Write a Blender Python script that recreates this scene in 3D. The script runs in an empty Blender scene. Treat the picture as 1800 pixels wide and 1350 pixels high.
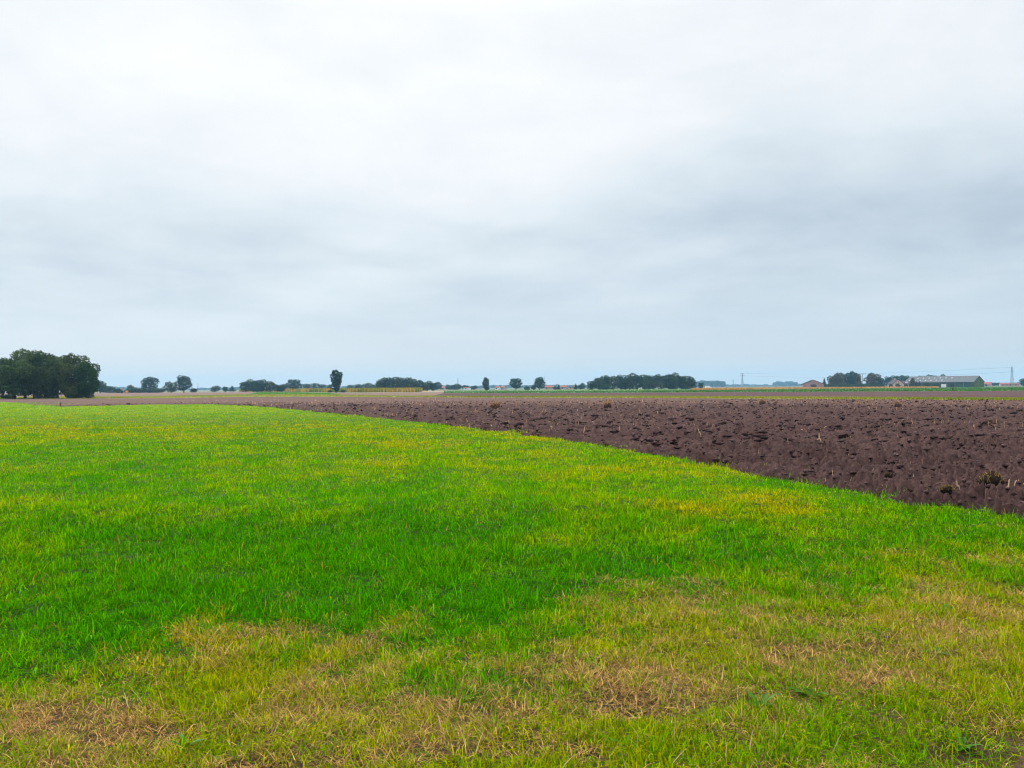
import bpy, math, random
import numpy as np
from mathutils import Matrix, Vector

sc = bpy.context.scene
COL = sc.collection
R = math.radians

# ------------------------------------------------------------------ camera
FP, EYE = 1500.0, 1.65            # focal length in photo pixels (1800 wide), eye height
PITCH, ROLL = 0.0044, -0.0065
cam_d = bpy.data.cameras.new('camera'); cam = bpy.data.objects.new('camera', cam_d); COL.objects.link(cam)
cam_d.lens, cam_d.sensor_width = 30.0, 36.0
cam_d.clip_start, cam_d.clip_end = 0.1, 30000
CM = Matrix.Translation((0, 0, EYE)) @ Matrix.Rotation(math.pi/2 + PITCH, 4, 'X') @ Matrix.Rotation(ROLL, 4, 'Z')
cam.matrix_world = CM
sc.camera = cam
CR = np.array(CM.to_3x3())

# ------------------------------------------------------------------ light
SUN_EL, SUN_AZ = 38.0, -28.0      # azimuth from the view direction (+y), positive to the right
wd = bpy.data.worlds.new('World'); sc.world = wd; wd.use_nodes = True
sun_d = bpy.data.lights.new('sun', 'SUN'); sun = bpy.data.objects.new('sun', sun_d); COL.objects.link(sun)
sun_d.energy, sun_d.angle, sun_d.color = 1.5, R(12), (1.0, 0.96, 0.88)
sv = Vector((math.sin(R(SUN_AZ))*math.cos(R(SUN_EL)), math.cos(R(SUN_AZ))*math.cos(R(SUN_EL)), math.sin(R(SUN_EL))))
sun.rotation_euler = (-sv).to_track_quat('-Z', 'Y').to_euler()
sun.location = (0, 0, 50)
sc.view_settings.view_transform = 'Standard'; sc.view_settings.look = 'None'
sc.view_settings.exposure = 1.2; sc.view_settings.gamma = 1.0
sc.cycles.max_bounces = 6; sc.cycles.diffuse_bounces = 3; sc.cycles.glossy_bounces = 2
sc.cycles.transmission_bounces = 3; sc.cycles.volume_bounces = 0
sc.cycles.use_denoising = True; sc.cycles.filter_width = 1.1

class NT:                          # tiny node helper
    def __init__(s, tree): s.t = tree; s.n = tree.nodes; s.l = tree.links
    def new(s, kind, **kw):
        n = s.n.new(kind)
        for k, v in kw.items():
            if k.startswith('i_'): n.inputs[k[2:]].default_value = v
            else: setattr(n, k, v)
        return n
    def put(s, sock, v):
        if hasattr(v, 'links'): s.l.new(v, sock)
        else: sock.default_value = v
    def m(s, op, a, b=0.0, c=0.0, clamp=False):
        n = s.n.new('ShaderNodeMath'); n.operation = op; n.use_clamp = clamp
        s.put(n.inputs[0], a); s.put(n.inputs[1], b); s.put(n.inputs[2], c)
        return n.outputs[0]
    def noise(s, vec, scale, detail=4, rough=.5, dist=0.0):
        n = s.new('ShaderNodeTexNoise'); s.l.new(vec, n.inputs['Vector'])
        n.inputs['Scale'].default_value = scale; n.inputs['Detail'].default_value = detail
        n.inputs['Roughness'].default_value = rough; n.inputs['Distortion'].default_value = dist
        return n.outputs['Fac']
    def ramp(s, fac, stops):
        n = s.new('ShaderNodeValToRGB'); s.l.new(fac, n.inputs[0])
        e = n.color_ramp.elements
        while len(e) < len(stops): e.new(0.5)
        for k, (p, c) in enumerate(stops):
            e[k].position = p; e[k].color = (c[0], c[1], c[2], 1) if hasattr(c, '__len__') else (c, c, c, 1)
        return n.outputs[0]
    def mix(s, f, a, b, mode='MIX'):
        n = s.new('ShaderNodeMix', data_type='RGBA', blend_type=mode)
        s.put(n.inputs[0], f)
        for sock, v in ((n.inputs[6], a), (n.inputs[7], b)):
            s.put(sock, v if hasattr(v, 'links') else (v[0], v[1], v[2], 1))
        return n.outputs[2]

def build_sky():
    q = NT(wd.node_tree); q.n.clear()
    out = q.new('ShaderNodeOutputWorld'); bg = q.new('ShaderNodeBackground')
    bg.inputs['Strength'].default_value = 0.1
    sky = q.new('ShaderNodeTexSky', sky_type='NISHITA', sun_disc=False)
    sky.sun_elevation = R(SUN_EL); sky.sun_rotation = R(SUN_AZ)
    tc = q.new('ShaderNodeTexCoord'); sep = q.new('ShaderNodeSeparateXYZ')
    q.l.new(tc.outputs['Generated'], sep.inputs[0])
    X, Y, Z = sep.outputs
    zc = q.m('MAXIMUM', Z, 0.0)
    den = q.m('ADD', zc, 0.10)
    cx = q.new('ShaderNodeCombineXYZ')
    q.l.new(q.m('DIVIDE', X, den), cx.inputs[0]); q.l.new(q.m('DIVIDE', Y, den), cx.inputs[1])
    P = cx.outputs[0]
    n1 = q.noise(P, 0.42, 5, .52, 0.5)       # big cloud masses on a flat deck
    n2 = q.noise(P, 1.15, 6, .55, 0.3)
    # broad layout by direction: a bright break high on the left, a grey bank low on the right
    def blob(vx, vz, rx, rz):
        a = q.m('DIVIDE', q.m('SUBTRACT', X, vx), rx); b = q.m('DIVIDE', q.m('SUBTRACT', Z, vz), rz)
        r2 = q.m('ADD', q.m('MULTIPLY', a, a), q.m('MULTIPLY', b, b))
        return q.m('EXPONENT', q.m('MULTIPLY', r2, -1.0))
    bright = q.m('ADD', blob(-.20, .30, .45, .10), q.m('MULTIPLY', blob(-.05, .215, .30, .06), .45))
    dark = q.m('ADD', blob(.36, .20, .25, .060), q.m('MULTIPLY', blob(-.20, .185, .30, .028), .55))
    elev = q.ramp(zc, [(0.0, .46), (.12, .50), (.20, .575), (.28, .68), (.36, .79), (.44, .86), (1.0, 1.0)])
    v = q.m('ADD', elev, q.m('MULTIPLY', q.m('SUBTRACT', n1, .5), .70))
    v = q.m('ADD', v, q.m('MULTIPLY', q.m('SUBTRACT', n2, .5), .55))
    mp = q.new('ShaderNodeMapping'); mp.inputs['Rotation'].default_value = (.3, .25, .2); mp.inputs['Scale'].default_value = (1, 1, 1.7); q.l.new(tc.outputs['Generated'], mp.inputs[0])
    n3 = q.noise(mp.outputs[0], 4.3, 7, .60, .7)
    v = q.m('ADD', v, q.m('MULTIPLY', q.m('SUBTRACT', n3, .5), .40))
    v = q.m('ADD', v, q.m('MULTIPLY', bright, .20))
    v = q.m('SUBTRACT', v, q.m('MULTIPLY', dark, .30))
    # near the horizon the deck blurs into one even tone
    hz = q.ramp(zc, [(0.0, 1.0), (.05, .80), (.14, .0)])
    v = q.m('ADD', q.m('MULTIPLY', v, q.m('SUBTRACT', 1.0, hz)), q.m('MULTIPLY', hz, q.m('SUBTRACT', .50, q.m('MULTIPLY', X, .30))), clamp=True)
    col = q.ramp(v, [(0.0, (1.85, 2.2, 2.65)), (.25, (2.25, 2.62, 3.03)), (.45, (2.8, 3.16, 3.48)), (.62, (3.35, 3.65, 3.88)), (.80, (3.88, 4.02, 4.15)), (1.0, (4.35, 4.42, 4.5))])
    # an overcast sky is about two to three times as bright overhead as at the horizon
    zen = q.ramp(zc, [(.40, 1.0), (1.0, 2.1)])
    zs = q.m('ADD', 1.0, q.m('MULTIPLY', q.m('SUBTRACT', zc, .40, clamp=True), 3.6))
    col = q.mix(q.ramp(zc, [(0.0, .55), (.07, 0.0)]), col, (3.3, 3.25, 3.15))
    vm = q.new('ShaderNodeVectorMath', operation='SCALE'); q.l.new(col, vm.inputs[0]); q.l.new(zs, vm.inputs['Scale'])
    mixed = q.mix(.02, vm.outputs[0], sky.outputs[0])
    q.l.new(mixed, bg.inputs['Color']); q.l.new(bg.outputs[0], out.inputs['Surface'])
build_sky()

# ------------------------------------------------------------------ helpers
def pix_ray(px, py):
    return CR @ np.array(((px-900)/FP, (675-py)/FP, -1.0))
def G(px, py):                     # photo pixel -> point on the flat ground
    d = pix_ray(px, py); t = -EYE/min(d[2], -1e-5); return np.array((d[0]*t, d[1]*t))
def yh(px): return 675 + FP*math.tan(PITCH) + ROLL*(px-900)
def at(px, dist):                  # ground point at a distance along +y under a picture column
    d = pix_ray(px, yh(px)); return np.array((d[0]/d[1]*dist, dist))
def height(top, px, dist): return EYE + (yh(px)-top)*dist/FP
def W(pxw, dist): return pxw*dist/FP

def tag(o, label=None, cat=None, group=None, kind=None):
    if label: o['label'] = label
    if cat: o['category'] = cat
    if group: o['group'] = group
    if kind: o['kind'] = kind
    return o
def link(name, me, mats=None, parent=None, loc=None):
    o = bpy.data.objects.new(name, me); COL.objects.link(o)
    if mats is not None:
        for m_ in (mats if isinstance(mats, (list, tuple)) else [mats]): me.materials.append(m_)
    if parent: o.parent = parent
    if loc is not None: o.location = loc
    return o
def empty(name, loc, rz=0.0):
    o = bpy.data.objects.new(name, None); COL.objects.link(o); o.empty_display_size = .3
    o.location = loc; o.rotation_euler = (0, 0, rz); return o

def mesh_np(name, V, quads=None, tris=None, cols=None, smooth=False, mi=None):
    me = bpy.data.meshes.new(name)
    V = np.asarray(V, np.float32); me.vertices.add(len(V)); me.vertices.foreach_set('co', V.ravel())
    idx, start, s = [], [], 0
    if quads is not None and len(quads):
        idx.append(np.asarray(quads, np.int32).ravel()); start.append(s + 4*np.arange(len(quads))); s += 4*len(quads)
    if tris is not None and len(tris):
        idx.append(np.asarray(tris, np.int32).ravel()); start.append(s + 3*np.arange(len(tris))); s += 3*len(tris)
    idx = np.concatenate(idx); start = np.concatenate(start).astype(np.int32)
    me.loops.add(len(idx)); me.loops.foreach_set('vertex_index', idx)
    me.polygons.add(len(start)); me.polygons.foreach_set('loop_start', start)
    if mi is not None: me.polygons.foreach_set('material_index', np.asarray(mi, np.int32))
    me.update(calc_edges=True)
    if smooth: me.polygons.foreach_set('use_smooth', np.ones(len(start), bool))
    if cols is not None:
        a = me.attributes.new('col', 'FLOAT_COLOR', 'POINT')
        c = np.ones((len(V), 4), np.float32); c[:, :3] = cols; a.data.foreach_set('color', c.ravel())
    return me

class MB:                           # collects simple solids into one mesh
    def __init__(s): s.v, s.f = [], []
    def add(s, vs, fs):
        b = len(s.v); s.v += [tuple(map(float, v)) for v in vs]; s.f += [tuple(i+b for i in f) for f in fs]; return s
    def box(s, x0, x1, y0, y1, z0, z1):
        return s.add([(x, y, z) for z in (z0, z1) for y in (y0, y1) for x in (x0, x1)],
                     [(0, 2, 3, 1), (4, 5, 7, 6), (0, 1, 5, 4), (2, 6, 7, 3), (0, 4, 6, 2), (1, 3, 7, 5)])
    def prism(s, pts, axis, a, b):  # polygon swept along an axis; pts are the two other coordinates
        n = len(pts); P = lambda p, q: {'x': (q, p[0], p[1]), 'y': (p[0], q, p[1]), 'z': (p[0], p[1], q)}[axis]
        vs = [P(p, a) for p in pts] + [P(p, b) for p in pts]
        return s.add(vs, [tuple(range(n))[::-1], tuple(range(n, 2*n))] + [(i, (i+1) % n, n+(i+1) % n, n+i) for i in range(n)])
    def tube(s, pts, rads, n=7, cap=True):
        pts = [Vector(p) for p in pts]; b = []
        for i, p in enumerate(pts):
            t = (pts[min(i+1, len(pts)-1)] - pts[max(i-1, 0)]).normalized()
            u = t.cross(Vector((0, 0, 1)) if abs(t.z) < .9 else Vector((1, 0, 0))).normalized(); w = t.cross(u)
            r = rads[i] if hasattr(rads, '__len__') else rads
            b += [p + (u*math.cos(a*2*math.pi/n) + w*math.sin(a*2*math.pi/n))*r for a in range(n)]
        f = [(i*n+a, i*n+(a+1) % n, (i+1)*n+(a+1) % n, (i+1)*n+a) for i in range(len(pts)-1) for a in range(n)]
        if cap: f += [tuple(range(n))[::-1], tuple(range((len(pts)-1)*n, len(pts)*n))]
        return s.add(b, f)
    def build(s, name, mat, parent=None, smooth=False):
        me = bpy.data.meshes.new(name); me.from_pydata(s.v, [], s.f); me.update()
        import bmesh
        bm = bmesh.new(); bm.from_mesh(me); bmesh.ops.recalc_face_normals(bm, faces=bm.faces); bm.to_mesh(me); bm.free()
        if smooth: me.polygons.foreach_set('use_smooth', [True]*len(me.polygons))
        return link(name, me, mat, parent)

def vnoise(x, y, seed):             # smooth value noise, vectorised
    xi = np.floor(x).astype(np.int64); yi = np.floor(y).astype(np.int64); fx = x-xi; fy = y-yi
    fx = fx*fx*fx*(fx*(fx*6-15)+10); fy = fy*fy*fy*(fy*(fy*6-15)+10)
    def h(a, b):
        n = (a*374761393 + b*668265263 + seed*974634777) & 0xFFFFFFFF
        n = ((n ^ (n >> 13))*1274126177) & 0xFFFFFFFF
        return ((n ^ (n >> 16)) & 0xFFFFFF)/float(0xFFFFFF)
    return (h(xi, yi)*(1-fx)+h(xi+1, yi)*fx)*(1-fy) + (h(xi, yi+1)*(1-fx)+h(xi+1, yi+1)*fx)*fy
def fbm(x, y, seed, oct=4, gain=.5):
    s, a, t = 0, 1.0, 0
    for o in range(oct):
        th = .55 + .9*o; c_, s_ = math.cos(th)*2**o, math.sin(th)*2**o
        s = s + a*vnoise(x*c_ - y*s_ + 17.3*o, x*s_ + y*c_ - 9.1*o, seed+o); t += a; a *= gain
    return s/t
def inside(poly, x, y):
    r = np.zeros(len(x), bool); n = len(poly); j = n-1
    for i in range(n):
        xi, yi = poly[i]; xj, yj = poly[j]
        if yi != yj:
            c = ((yi > y) != (yj > y)) & (x < (xj-xi)*(y-yi)/(yj-yi)+xi); r ^= c
        j = i
    return r
def sstep(a, b, x): t = np.clip((x-a)/(b-a), 0, 1); return t*t*(3-2*t)

# ------------------------------------------------------------------ materials
def new_mat(name):
    m = bpy.data.materials.new(name); m.use_nodes = True; q = NT(m.node_tree); b = q.n['Principled BSDF']; return m, q, b
def pos(q): return q.new('ShaderNodeNewGeometry').outputs['Position']
def obj_co(q): return q.new('ShaderNodeTexCoord').outputs['Object']
def mat_noise(name, c1, c2, scale, rough=.85, detail=5, spec=.2, world=True, bump=0.0, c3=None):
    m, q, b = new_mat(name); p = pos(q) if world else obj_co(q)
    f = q.noise(p, scale, detail, .6)
    q.l.new(q.ramp(f, [(.3, c1), (.5, c3 or [(a+d)/2 for a, d in zip(c1, c2)]), (.7, c2)]), b.inputs['Base Color'])
    b.inputs['Roughness'].default_value = rough; b.inputs['Specular IOR Level'].default_value = spec
    if bump:
        n = q.new('ShaderNodeBump'); n.inputs['Strength'].default_value = bump
        q.l.new(q.noise(p, scale*4, 6, .65), n.inputs['Height']); q.l.new(n.outputs[0], b.inputs['Normal'])
    return m
def mat_leaf(name, rough=.55, trans=.35, spec=.25, vary=0.0, tint=(1, 1, 1)):
    m, q, b = new_mat(name)
    a = q.new('ShaderNodeAttribute', attribute_name='col'); c = a.outputs['Color']
    if vary:
        oi = q.new('ShaderNodeObjectInfo'); hs = q.new('ShaderNodeHueSaturation')
        q.l.new(q.m('ADD', .5-vary*.10, q.m('MULTIPLY', oi.outputs['Random'], vary*.20)), hs.inputs['Hue'])
        q.l.new(q.m('ADD', 1-vary*.4, q.m('MULTIPLY', oi.outputs['Random'], vary*.8)), hs.inputs['Value'])
        q.l.new(c, hs.inputs['Color']); c = hs.outputs[0]
    q.l.new(c, b.inputs['Base Color']); b.inputs['Roughness'].default_value = rough
    b.inputs['Specular IOR Level'].default_value = spec
    t = q.new('ShaderNodeBsdfTranslucent'); q.l.new(c, t.inputs['Color'])
    x = q.new('ShaderNodeMixShader'); x.inputs[0].default_value = trans
    q.l.new(b.outputs[0], x.inputs[1]); q.l.new(t.outputs[0], x.inputs[2]); q.l.new(x.outputs[0], q.n['Material Output'].inputs['Surface'])
    return m
M = {}
M['leaf'] = mat_leaf('tree_leaves', vary=.30, spec=.01, trans=.30)
M['grass'] = mat_leaf('grass_blades', rough=.5, trans=.42, spec=0.0)
M['straw'] = mat_leaf('straw', rough=.6, trans=.25, spec=.25)
M['bark'] = mat_noise('bark', (.025, .020, .016), (.07, .055, .042), 6, world=False, bump=.4)
M['land'] = mat_noise('far_land', (.06, .085, .025), (.11, .10, .05), .012)
M['turf'] = mat_noise('turf_soil', (.035, .045, .010), (.07, .095, .016), 3.0, bump=.3)
M['brick'] = mat_noise('pale_brick', (.36, .26, .26), (.46, .35, .35), .6, world=False)
M['brick_mauve'] = mat_noise('mauve_boarding', (.21, .145, .165), (.26, .185, .205), .6, world=False)
M['roof_dark'] = mat_noise('dark_roof', (.035, .03, .035), (.06, .05, .055), .8, world=False)
M['roof_red'] = mat_noise('red_tiles', (.20, .060, .045), (.29, .10, .075), .9, world=False)
M['roof_grey'] = mat_noise('grey_sheet_roof', (.075, .082, .090), (.11, .115, .125), .25, world=False)
M['green_sheet'] = mat_noise('green_cladding', (.020, .055, .05), (.035, .08, .065), .4, world=False)
M['green_dark'] = mat_noise('dark_green_gable', (.03, .055, .018), (.10, .13, .03), .35, world=False)
M['white'] = mat_noise('white_paint', (.70, .70, .70), (.80, .80, .80), 1.0, world=False)
M['skylight'] = mat_noise('skylight_sheet', (.34, .36, .40), (.42, .44, .48), 1.0, rough=.4, world=False)
M['black'] = mat_noise('dark_opening', (.008, .008, .009), (.015, .015, .016), 1.0, world=False)
M['glass'] = mat_noise('window_glass', (.03, .035, .04), (.05, .055, .06), .5, rough=.15, spec=.6, world=False)
M['steel'] = mat_noise('galvanised_steel', (.12, .125, .13), (.18, .185, .19), .2, rough=.5, world=False)
M['wood'] = mat_noise('weathered_post', (.015, .013, .012), (.04, .034, .03), 5, world=False)
M['orange'] = mat_noise('orange_paint', (.80, .28, .04), (.85, .36, .07), 2, world=False)
M['tan'] = mat_noise('tan_wall', (.40, .30, .16), (.50, .38, .22), .6, world=False)

def soil_mat(name, c1, c2, scale, big=.05, bump=.6):
    m, q, b = new_mat(name); p = pos(q)
    f = q.m('ADD', q.m('MULTIPLY', q.noise(p, scale, 7, .65), .65), q.m('MULTIPLY', q.noise(p, big, 3, .5), .35))
    q.l.new(q.ramp(f, [(.36, c1), (.64, c2)]), b.inputs['Base Color'])
    b.inputs['Roughness'].default_value = .95; b.inputs['Specular IOR Level'].default_value = .03
    n = q.new('ShaderNodeBump'); n.inputs['Strength'].default_value = bump; n.inputs['Distance'].default_value = .03
    q.l.new(q.noise(p, scale*5, 6, .7), n.inputs['Height']); q.l.new(n.outputs[0], b.inputs['Normal'])
    return m
M['soil'] = soil_mat('dark_peaty_soil', (.030, .018, .019), (.068, .043, .044), 2.2)
M['soil_mid'] = soil_mat('drier_soil', (.075, .046, .042), (.125, .082, .074), .5)
M['soil_far'] = soil_mat('brown_field_soil', (.058, .032, .033), (.095, .056, .053), .15)
M['soil_pale'] = soil_mat('pale_dry_soil', (.12, .078, .062), (.18, .118, .095), .1)

# ------------------------------------------------------------------ the ground
def sheet(name, poly, z, mat, kind='structure', label=None, cat='field'):
    n = len(poly); me = bpy.data.meshes.new(name)
    me.from_pydata([(p[0], p[1], z) for p in poly], [], [tuple(range(n))]); me.update()
    if me.polygons[0].normal.z < 0: me.flip_normals()
    import bmesh
    bm = bmesh.new(); bm.from_mesh(me); bmesh.ops.triangulate(bm, faces=bm.faces); bm.to_mesh(me); bm.free()
    o = link(name, me, mat)
    return tag(o, label, cat, kind=kind)
sheet('ground', [(-4600, -40), (4600, -40), (4600, 4600), (-4600, 4600)], -.06, M['land'], label='flat far farmland reaching the horizon', cat='ground')

def strip(name, low, up, z, mat, label, kind='structure'):
    return sheet(name, [G(*p) for p in low] + [G(*p) for p in reversed(up)], z, mat, kind, label)

L1 = [(-400, 703.5), (160, 700.3), (300, 699.5), (430, 697.3), (560, 697), (700, 698), (900, 698.5), (1000, 698.8), (1200, 699.6), (1400, 701), (1600, 702), (1800, 703.5), (2300, 707)]
L2 = [(-400, 700), (160, 697), (300, 696), (430, 693), (540, 692), (600, 694), (700, 695.6), (900, 696.2), (1000, 695.6), (1200, 696.3), (1400, 697.8), (1600, 698.6), (1800, 699.6), (2300, 702)]
L3a = [(-400, 693), (160, 690.5), (300, 690), (420, 689), (540, 690), (640, 690.5), (740, 690), (800, 689.5)]
L3b = [(780, 690.6), (900, 690.8), (1100, 690), (1300, 689), (1500, 688), (1700, 687.3), (1800, 686.2), (2300, 683.5)]
L4 = [(780, 688.3), (900, 687.4), (1100, 686.8), (1300, 685), (1400, 683.6), (1500, 682.8), (1640, 681.5), (1700, 680.3), (1800, 679.8), (2300, 677)]
strip('pale_soil_field', [p for p in L2 if p[0] <= 700] + [(800, 696)], L3a, -.045, M['soil_pale'], 'pale dry bare field in front of the far left trees')
strip('brown_soil_field', [(760, 696)] + [p for p in L2 if p[0] >= 900], L3b, -.04, M['soil_far'], 'brown bare field beyond the yellow-green strip')

# the edge of the meadow, and the big soil field behind it
EDGE = [(1980, 960), (1800, 900), (1700, 884), (1600, 876), (1560, 868), (1500, 853), (1400, 839), (1300, 822), (1200, 803), (1100, 787), (1000, 771), (900, 757.5), (800, 746.5),
        (700, 735.5), (600, 726), (500, 717.5), (450, 713.8), (400, 711.4), (340, 710.2), (250, 711), (160, 713), (100, 714), (60, 711.5), (40, 708.5), (10, 706), (-150, 705.3), (-500, 705)]
EDGE_W = []
for px, py in EDGE:
    k = .04 if px > 500 else .015
    EDGE_W.append(G(px, py + k*(py-yh(px))))
MEADOW = [np.array(p) for p in EDGE_W] + [np.array((-200., 20.)), np.array((-30., .3)), np.array((30., .3)), np.array((30., 4.5))]
def edge_wobble(x, y): return (fbm(x*.9, y*.9, 51, 3)-.5)*np.clip(y*.020, .25, 1.2)
# meadow ground: one sheet with gentle unevenness, coloured turf below the blades
DRY_PX = [(-900, 1290), (-300, 1250), (0, 1215), (150, 1180), (300, 1118), (380, 1090), (480, 1098), (600, 1125), (750, 1150), (900, 1130), (1000, 1098), (1100, 1048), (1200, 1032), (1350, 1020), (1500, 1012), (1650, 985), (1800, 950), (2000, 915)]
DRY_W = np.array([G(*p) for p in DRY_PX]); DRY_W = DRY_W[np.argsort(DRY_W[:, 0])]
def dryness(x, y):                  # 0 lush meadow .. 1 dry mown verge
    b = np.interp(x, DRY_W[:, 0], DRY_W[:, 1])
    n = (fbm(x*1.1, y*.8, 11, 3)-.5)*1.5 + (fbm(x*4.5, y*3.5, 12, 3)-.5)*2.4
    return sstep(-.95, 2.2, (b-y)*(6.0/np.maximum(b, 4)) + n)
BARE = [(600, 1190, .55, .16), (680, 1238, .5, .16), (350, 1222, .6, .18), (1000, 1225, .75, .2), (930, 1262, .8, .2), (1330, 1040, .55, .22), (1450, 1025, .45, .18), (1600, 1030, .5, .2), (300, 1290, .4, .14),
        (1700, 1050, 1.1, .35), (1770, 1100, .6, .25), (1765, 1335, .55, .34), (800, 1330, .8, .2), (500, 1345, .4, .12), (1200, 1210, .9, .25), (60, 1300, .3, .12), (1500, 1140, .5, .16), (1270, 1145, .5, .2)]
BARE_W = [(*G(a, b), c, d) for a, b, c, d in BARE]
def bareness(x, y):
    s = np.zeros(len(x))
    for cx_, cy_, rx, ry in BARE_W:
        s += np.exp(-((x-cx_)/rx)**2 - ((y-cy_)/ry)**2)
    return np.clip(s*.55 + (fbm(x*3.4, y*4.4, 23, 4)-.53)*2.8, 0, 1)
def relief(x, y): return (fbm(x*.55, y*.55, 3, 3)-.5)*.10 + (fbm(x*3.2, y*3.2, 5, 3)-.5)*.045*sstep(40, 10, y)

def meadow_ground():
    ys = np.concatenate([np.arange(.4, 14, .05), 14*np.exp(np.arange(0, math.log(190/14.), .012)), [200]])
    us = np.linspace(-1.05, 1.0, 300)
    Yg, Ug = np.meshgrid(ys, us, indexing='ij'); Xg = Ug*(Yg*.8 + 2.0)
    x, y = Xg.ravel(), Yg.ravel(); ny, nx = Xg.shape
    z = relief(x, y) - .02
    dr, ba = dryness(x, y), bareness(x, y)
    n = fbm(x*4, y*4, 31, 4)
    green = np.array((.020, .042, .001))[None]*(.6+.8*n)[:, None]  # turf kept dark to paint the shade in gaps between blades
    thatch = np.array((.13, .080, .038))[None]*(.3+1.3*n)[:, None]
    earth = np.array((.048, .029, .021))[None]*(.5+1.0*n)[:, None]
    green = green*(1+1.3*sstep(7, 14, y))[:, None]
    c = green*(1-dr)[:, None] + (thatch*(1-ba)[:, None] + earth*ba[:, None])*dr[:, None]
    far = sstep(35, 80, y)[:, None]; c = c*(1-far) + far*np.array((.12, .22, .001))
    I = np.arange(ny*nx).reshape(ny, nx)
    q = np.stack([I[:-1, :-1], I[:-1, 1:], I[1:, 1:], I[1:, :-1]], -1).reshape(-1, 4)
    cxy = np.stack([x, y], 1)[q].mean(1)
    w = edge_wobble(cxy[:, 0], cxy[:, 1])
    q = q[inside(MEADOW, cxy[:, 0]+w, cxy[:, 1]+w*.3)]
    m, t, b = new_mat('turf_and_thatch')
    a = t.new('ShaderNodeAttribute', attribute_name='col'); p = pos(t)
    f = t.ramp(t.noise(p, 28, 6, .7), [(.3, .45), (.7, 1.4)])
    t.l.new(t.mix(1.0, a.outputs['Color'], f, 'MULTIPLY'), b.inputs['Base Color'])
    b.inputs['Roughness'].default_value = .95; b.inputs['Specular IOR Level'].default_value = .1
    bp = t.new('ShaderNodeBump'); bp.inputs['Distance'].default_value = .03; t.l.new(t.noise(p, 40, 6, .7), bp.inputs['Height']); t.l.new(bp.outputs[0], b.inputs['Normal'])
    tag(link('meadow_ground', mesh_np('meadow_ground', np.stack([x, y, z], 1), quads=q, cols=c, smooth=True), m), 'turf under the green meadow and the dry mown verge', 'ground', kind='structure')
meadow_ground()

# ------------------------------------------------------------------ the ploughed field
ROW = np.array((math.cos(R(18)), math.sin(R(18))))            # direction the plough ran
L1_W = [G(*p) for p in L1]
FIELD = [np.array(p) for p in EDGE_W] + [p for p in L1_W]
def soil_h(x, y):
    r = -x*ROW[1] + y*ROW[0]; a = x*ROW[0] + y*ROW[1]
    w = (fbm(a*.35, r*.35, 71, 3)-.5)*1.4
    saw = lambda q_: (lambda f_: np.where(f_ < .3, f_/.3, (1-f_)/.7))(q_-np.floor(q_))-.5
    rows = saw((r+w)/1.55)*1.0 + saw((r+w*1.5)/.66+.3)*.45
    b1 = np.abs(fbm(x*1.1, y*1.1, 41, 2)-.5)*2; b2 = 1-np.abs(fbm(a*3.0, r*4.2, 42, 3)-.5)*4
    b3 = fbm(x*9, y*9, 43, 3)-.5
    amp = .55 + .9*fbm(x*.5, y*.5, 44, 2)
    near = sstep(120, 50, y)
    return (rows*.085 + b1*.07 + np.clip(b2, -.4, 1)*.060 + b3*.34 + (fbm(x*19, y*19, 45, 2)-.5)*.20)*amp*(.30+.70*near) - .06
def plough_field():
    ys = 8.5*np.exp(np.arange(0, math.log(330/8.5), .0034)); us = np.arange(-.85, .86, .0032)
    Yg, Ug = np.meshgrid(ys, us, indexing='ij'); Xg = Ug*Yg
    x, y = Xg.ravel(), Yg.ravel(); ny, nx = Xg.shape
    keep = inside(FIELD, x, y) | inside(FIELD, x-.6, y-.6) | inside(FIELD, x+.6, y+.6)
    z = np.full(len(x), -.03); z[keep] = soil_h(x[keep], y[keep])
    w = edge_wobble(x, y); z[inside(MEADOW, x+w, y+w*.3)] -= .26
    I = np.arange(ny*nx).reshape(ny, nx)
    q = np.stack([I[:-1, :-1], I[:-1, 1:], I[1:, 1:], I[1:, :-1]], -1).reshape(-1, 4)
    q = q[keep[q].all(1)]
    used, inv = np.unique(q, return_inverse=True); q = inv.reshape(q.shape)
    x, y, z = x[used], y[used], z[used]
    # the ploughed part is dark; beyond a line the field is drier and carries stubble
    line = np.interp(x/y, [-.35, -.2, .1, .35, .6], [98, 92, 80, 72, 62])
    t = sstep(-8, 10, y - line + (fbm(x*.1, y*.1, 81, 3)-.5)*14)
    n = fbm(x*.6, y*.6, 82, 4); n2 = fbm(x*6, y*6, 83, 3)
    dark = np.array((.057, .0325, .0300)); light = np.array((.098, .057, .046))
    pale = sstep(.50, .75, fbm(x*.22, y*.5, 84, 4))*.6
    c = dark*(1-t)[:, None] + light*t[:, None]
    c = c*(1-pale*.5*(1-t))[:, None] + light*(pale*.5*(1-t))[:, None]
    c *= (.72+.35*n+.25*n2)[:, None]
    m, k, b = new_mat('ploughed_soil'); a = k.new('ShaderNodeAttribute', attribute_name='col'); p = pos(k)
    f = k.ramp(k.noise(p, 14, 6, .7), [(.3, .65), (.7, 1.3)])
    k.l.new(k.mix(1.0, a.outputs['Color'], f, 'MULTIPLY'), b.inputs['Base Color'])
    b.inputs['Roughness'].default_value = .9; b.inputs['Specular IOR Level'].default_value = .04
    bp = k.new('ShaderNodeBump'); bp.inputs['Distance'].default_value = .025; bp.inputs['Strength'].default_value = .8
    k.l.new(k.noise(p, 30, 7, .75), bp.inputs['Height']); k.l.new(bp.outputs[0], b.inputs['Normal'])
    M['plough'] = m
    tag(link('ploughed_field', mesh_np('ploughed_field', np.stack([x, y, z], 1), quads=q, cols=c, smooth=True), m), 'dark brown ploughed field with rough clods', 'field', kind='structure')
plough_field()

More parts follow.
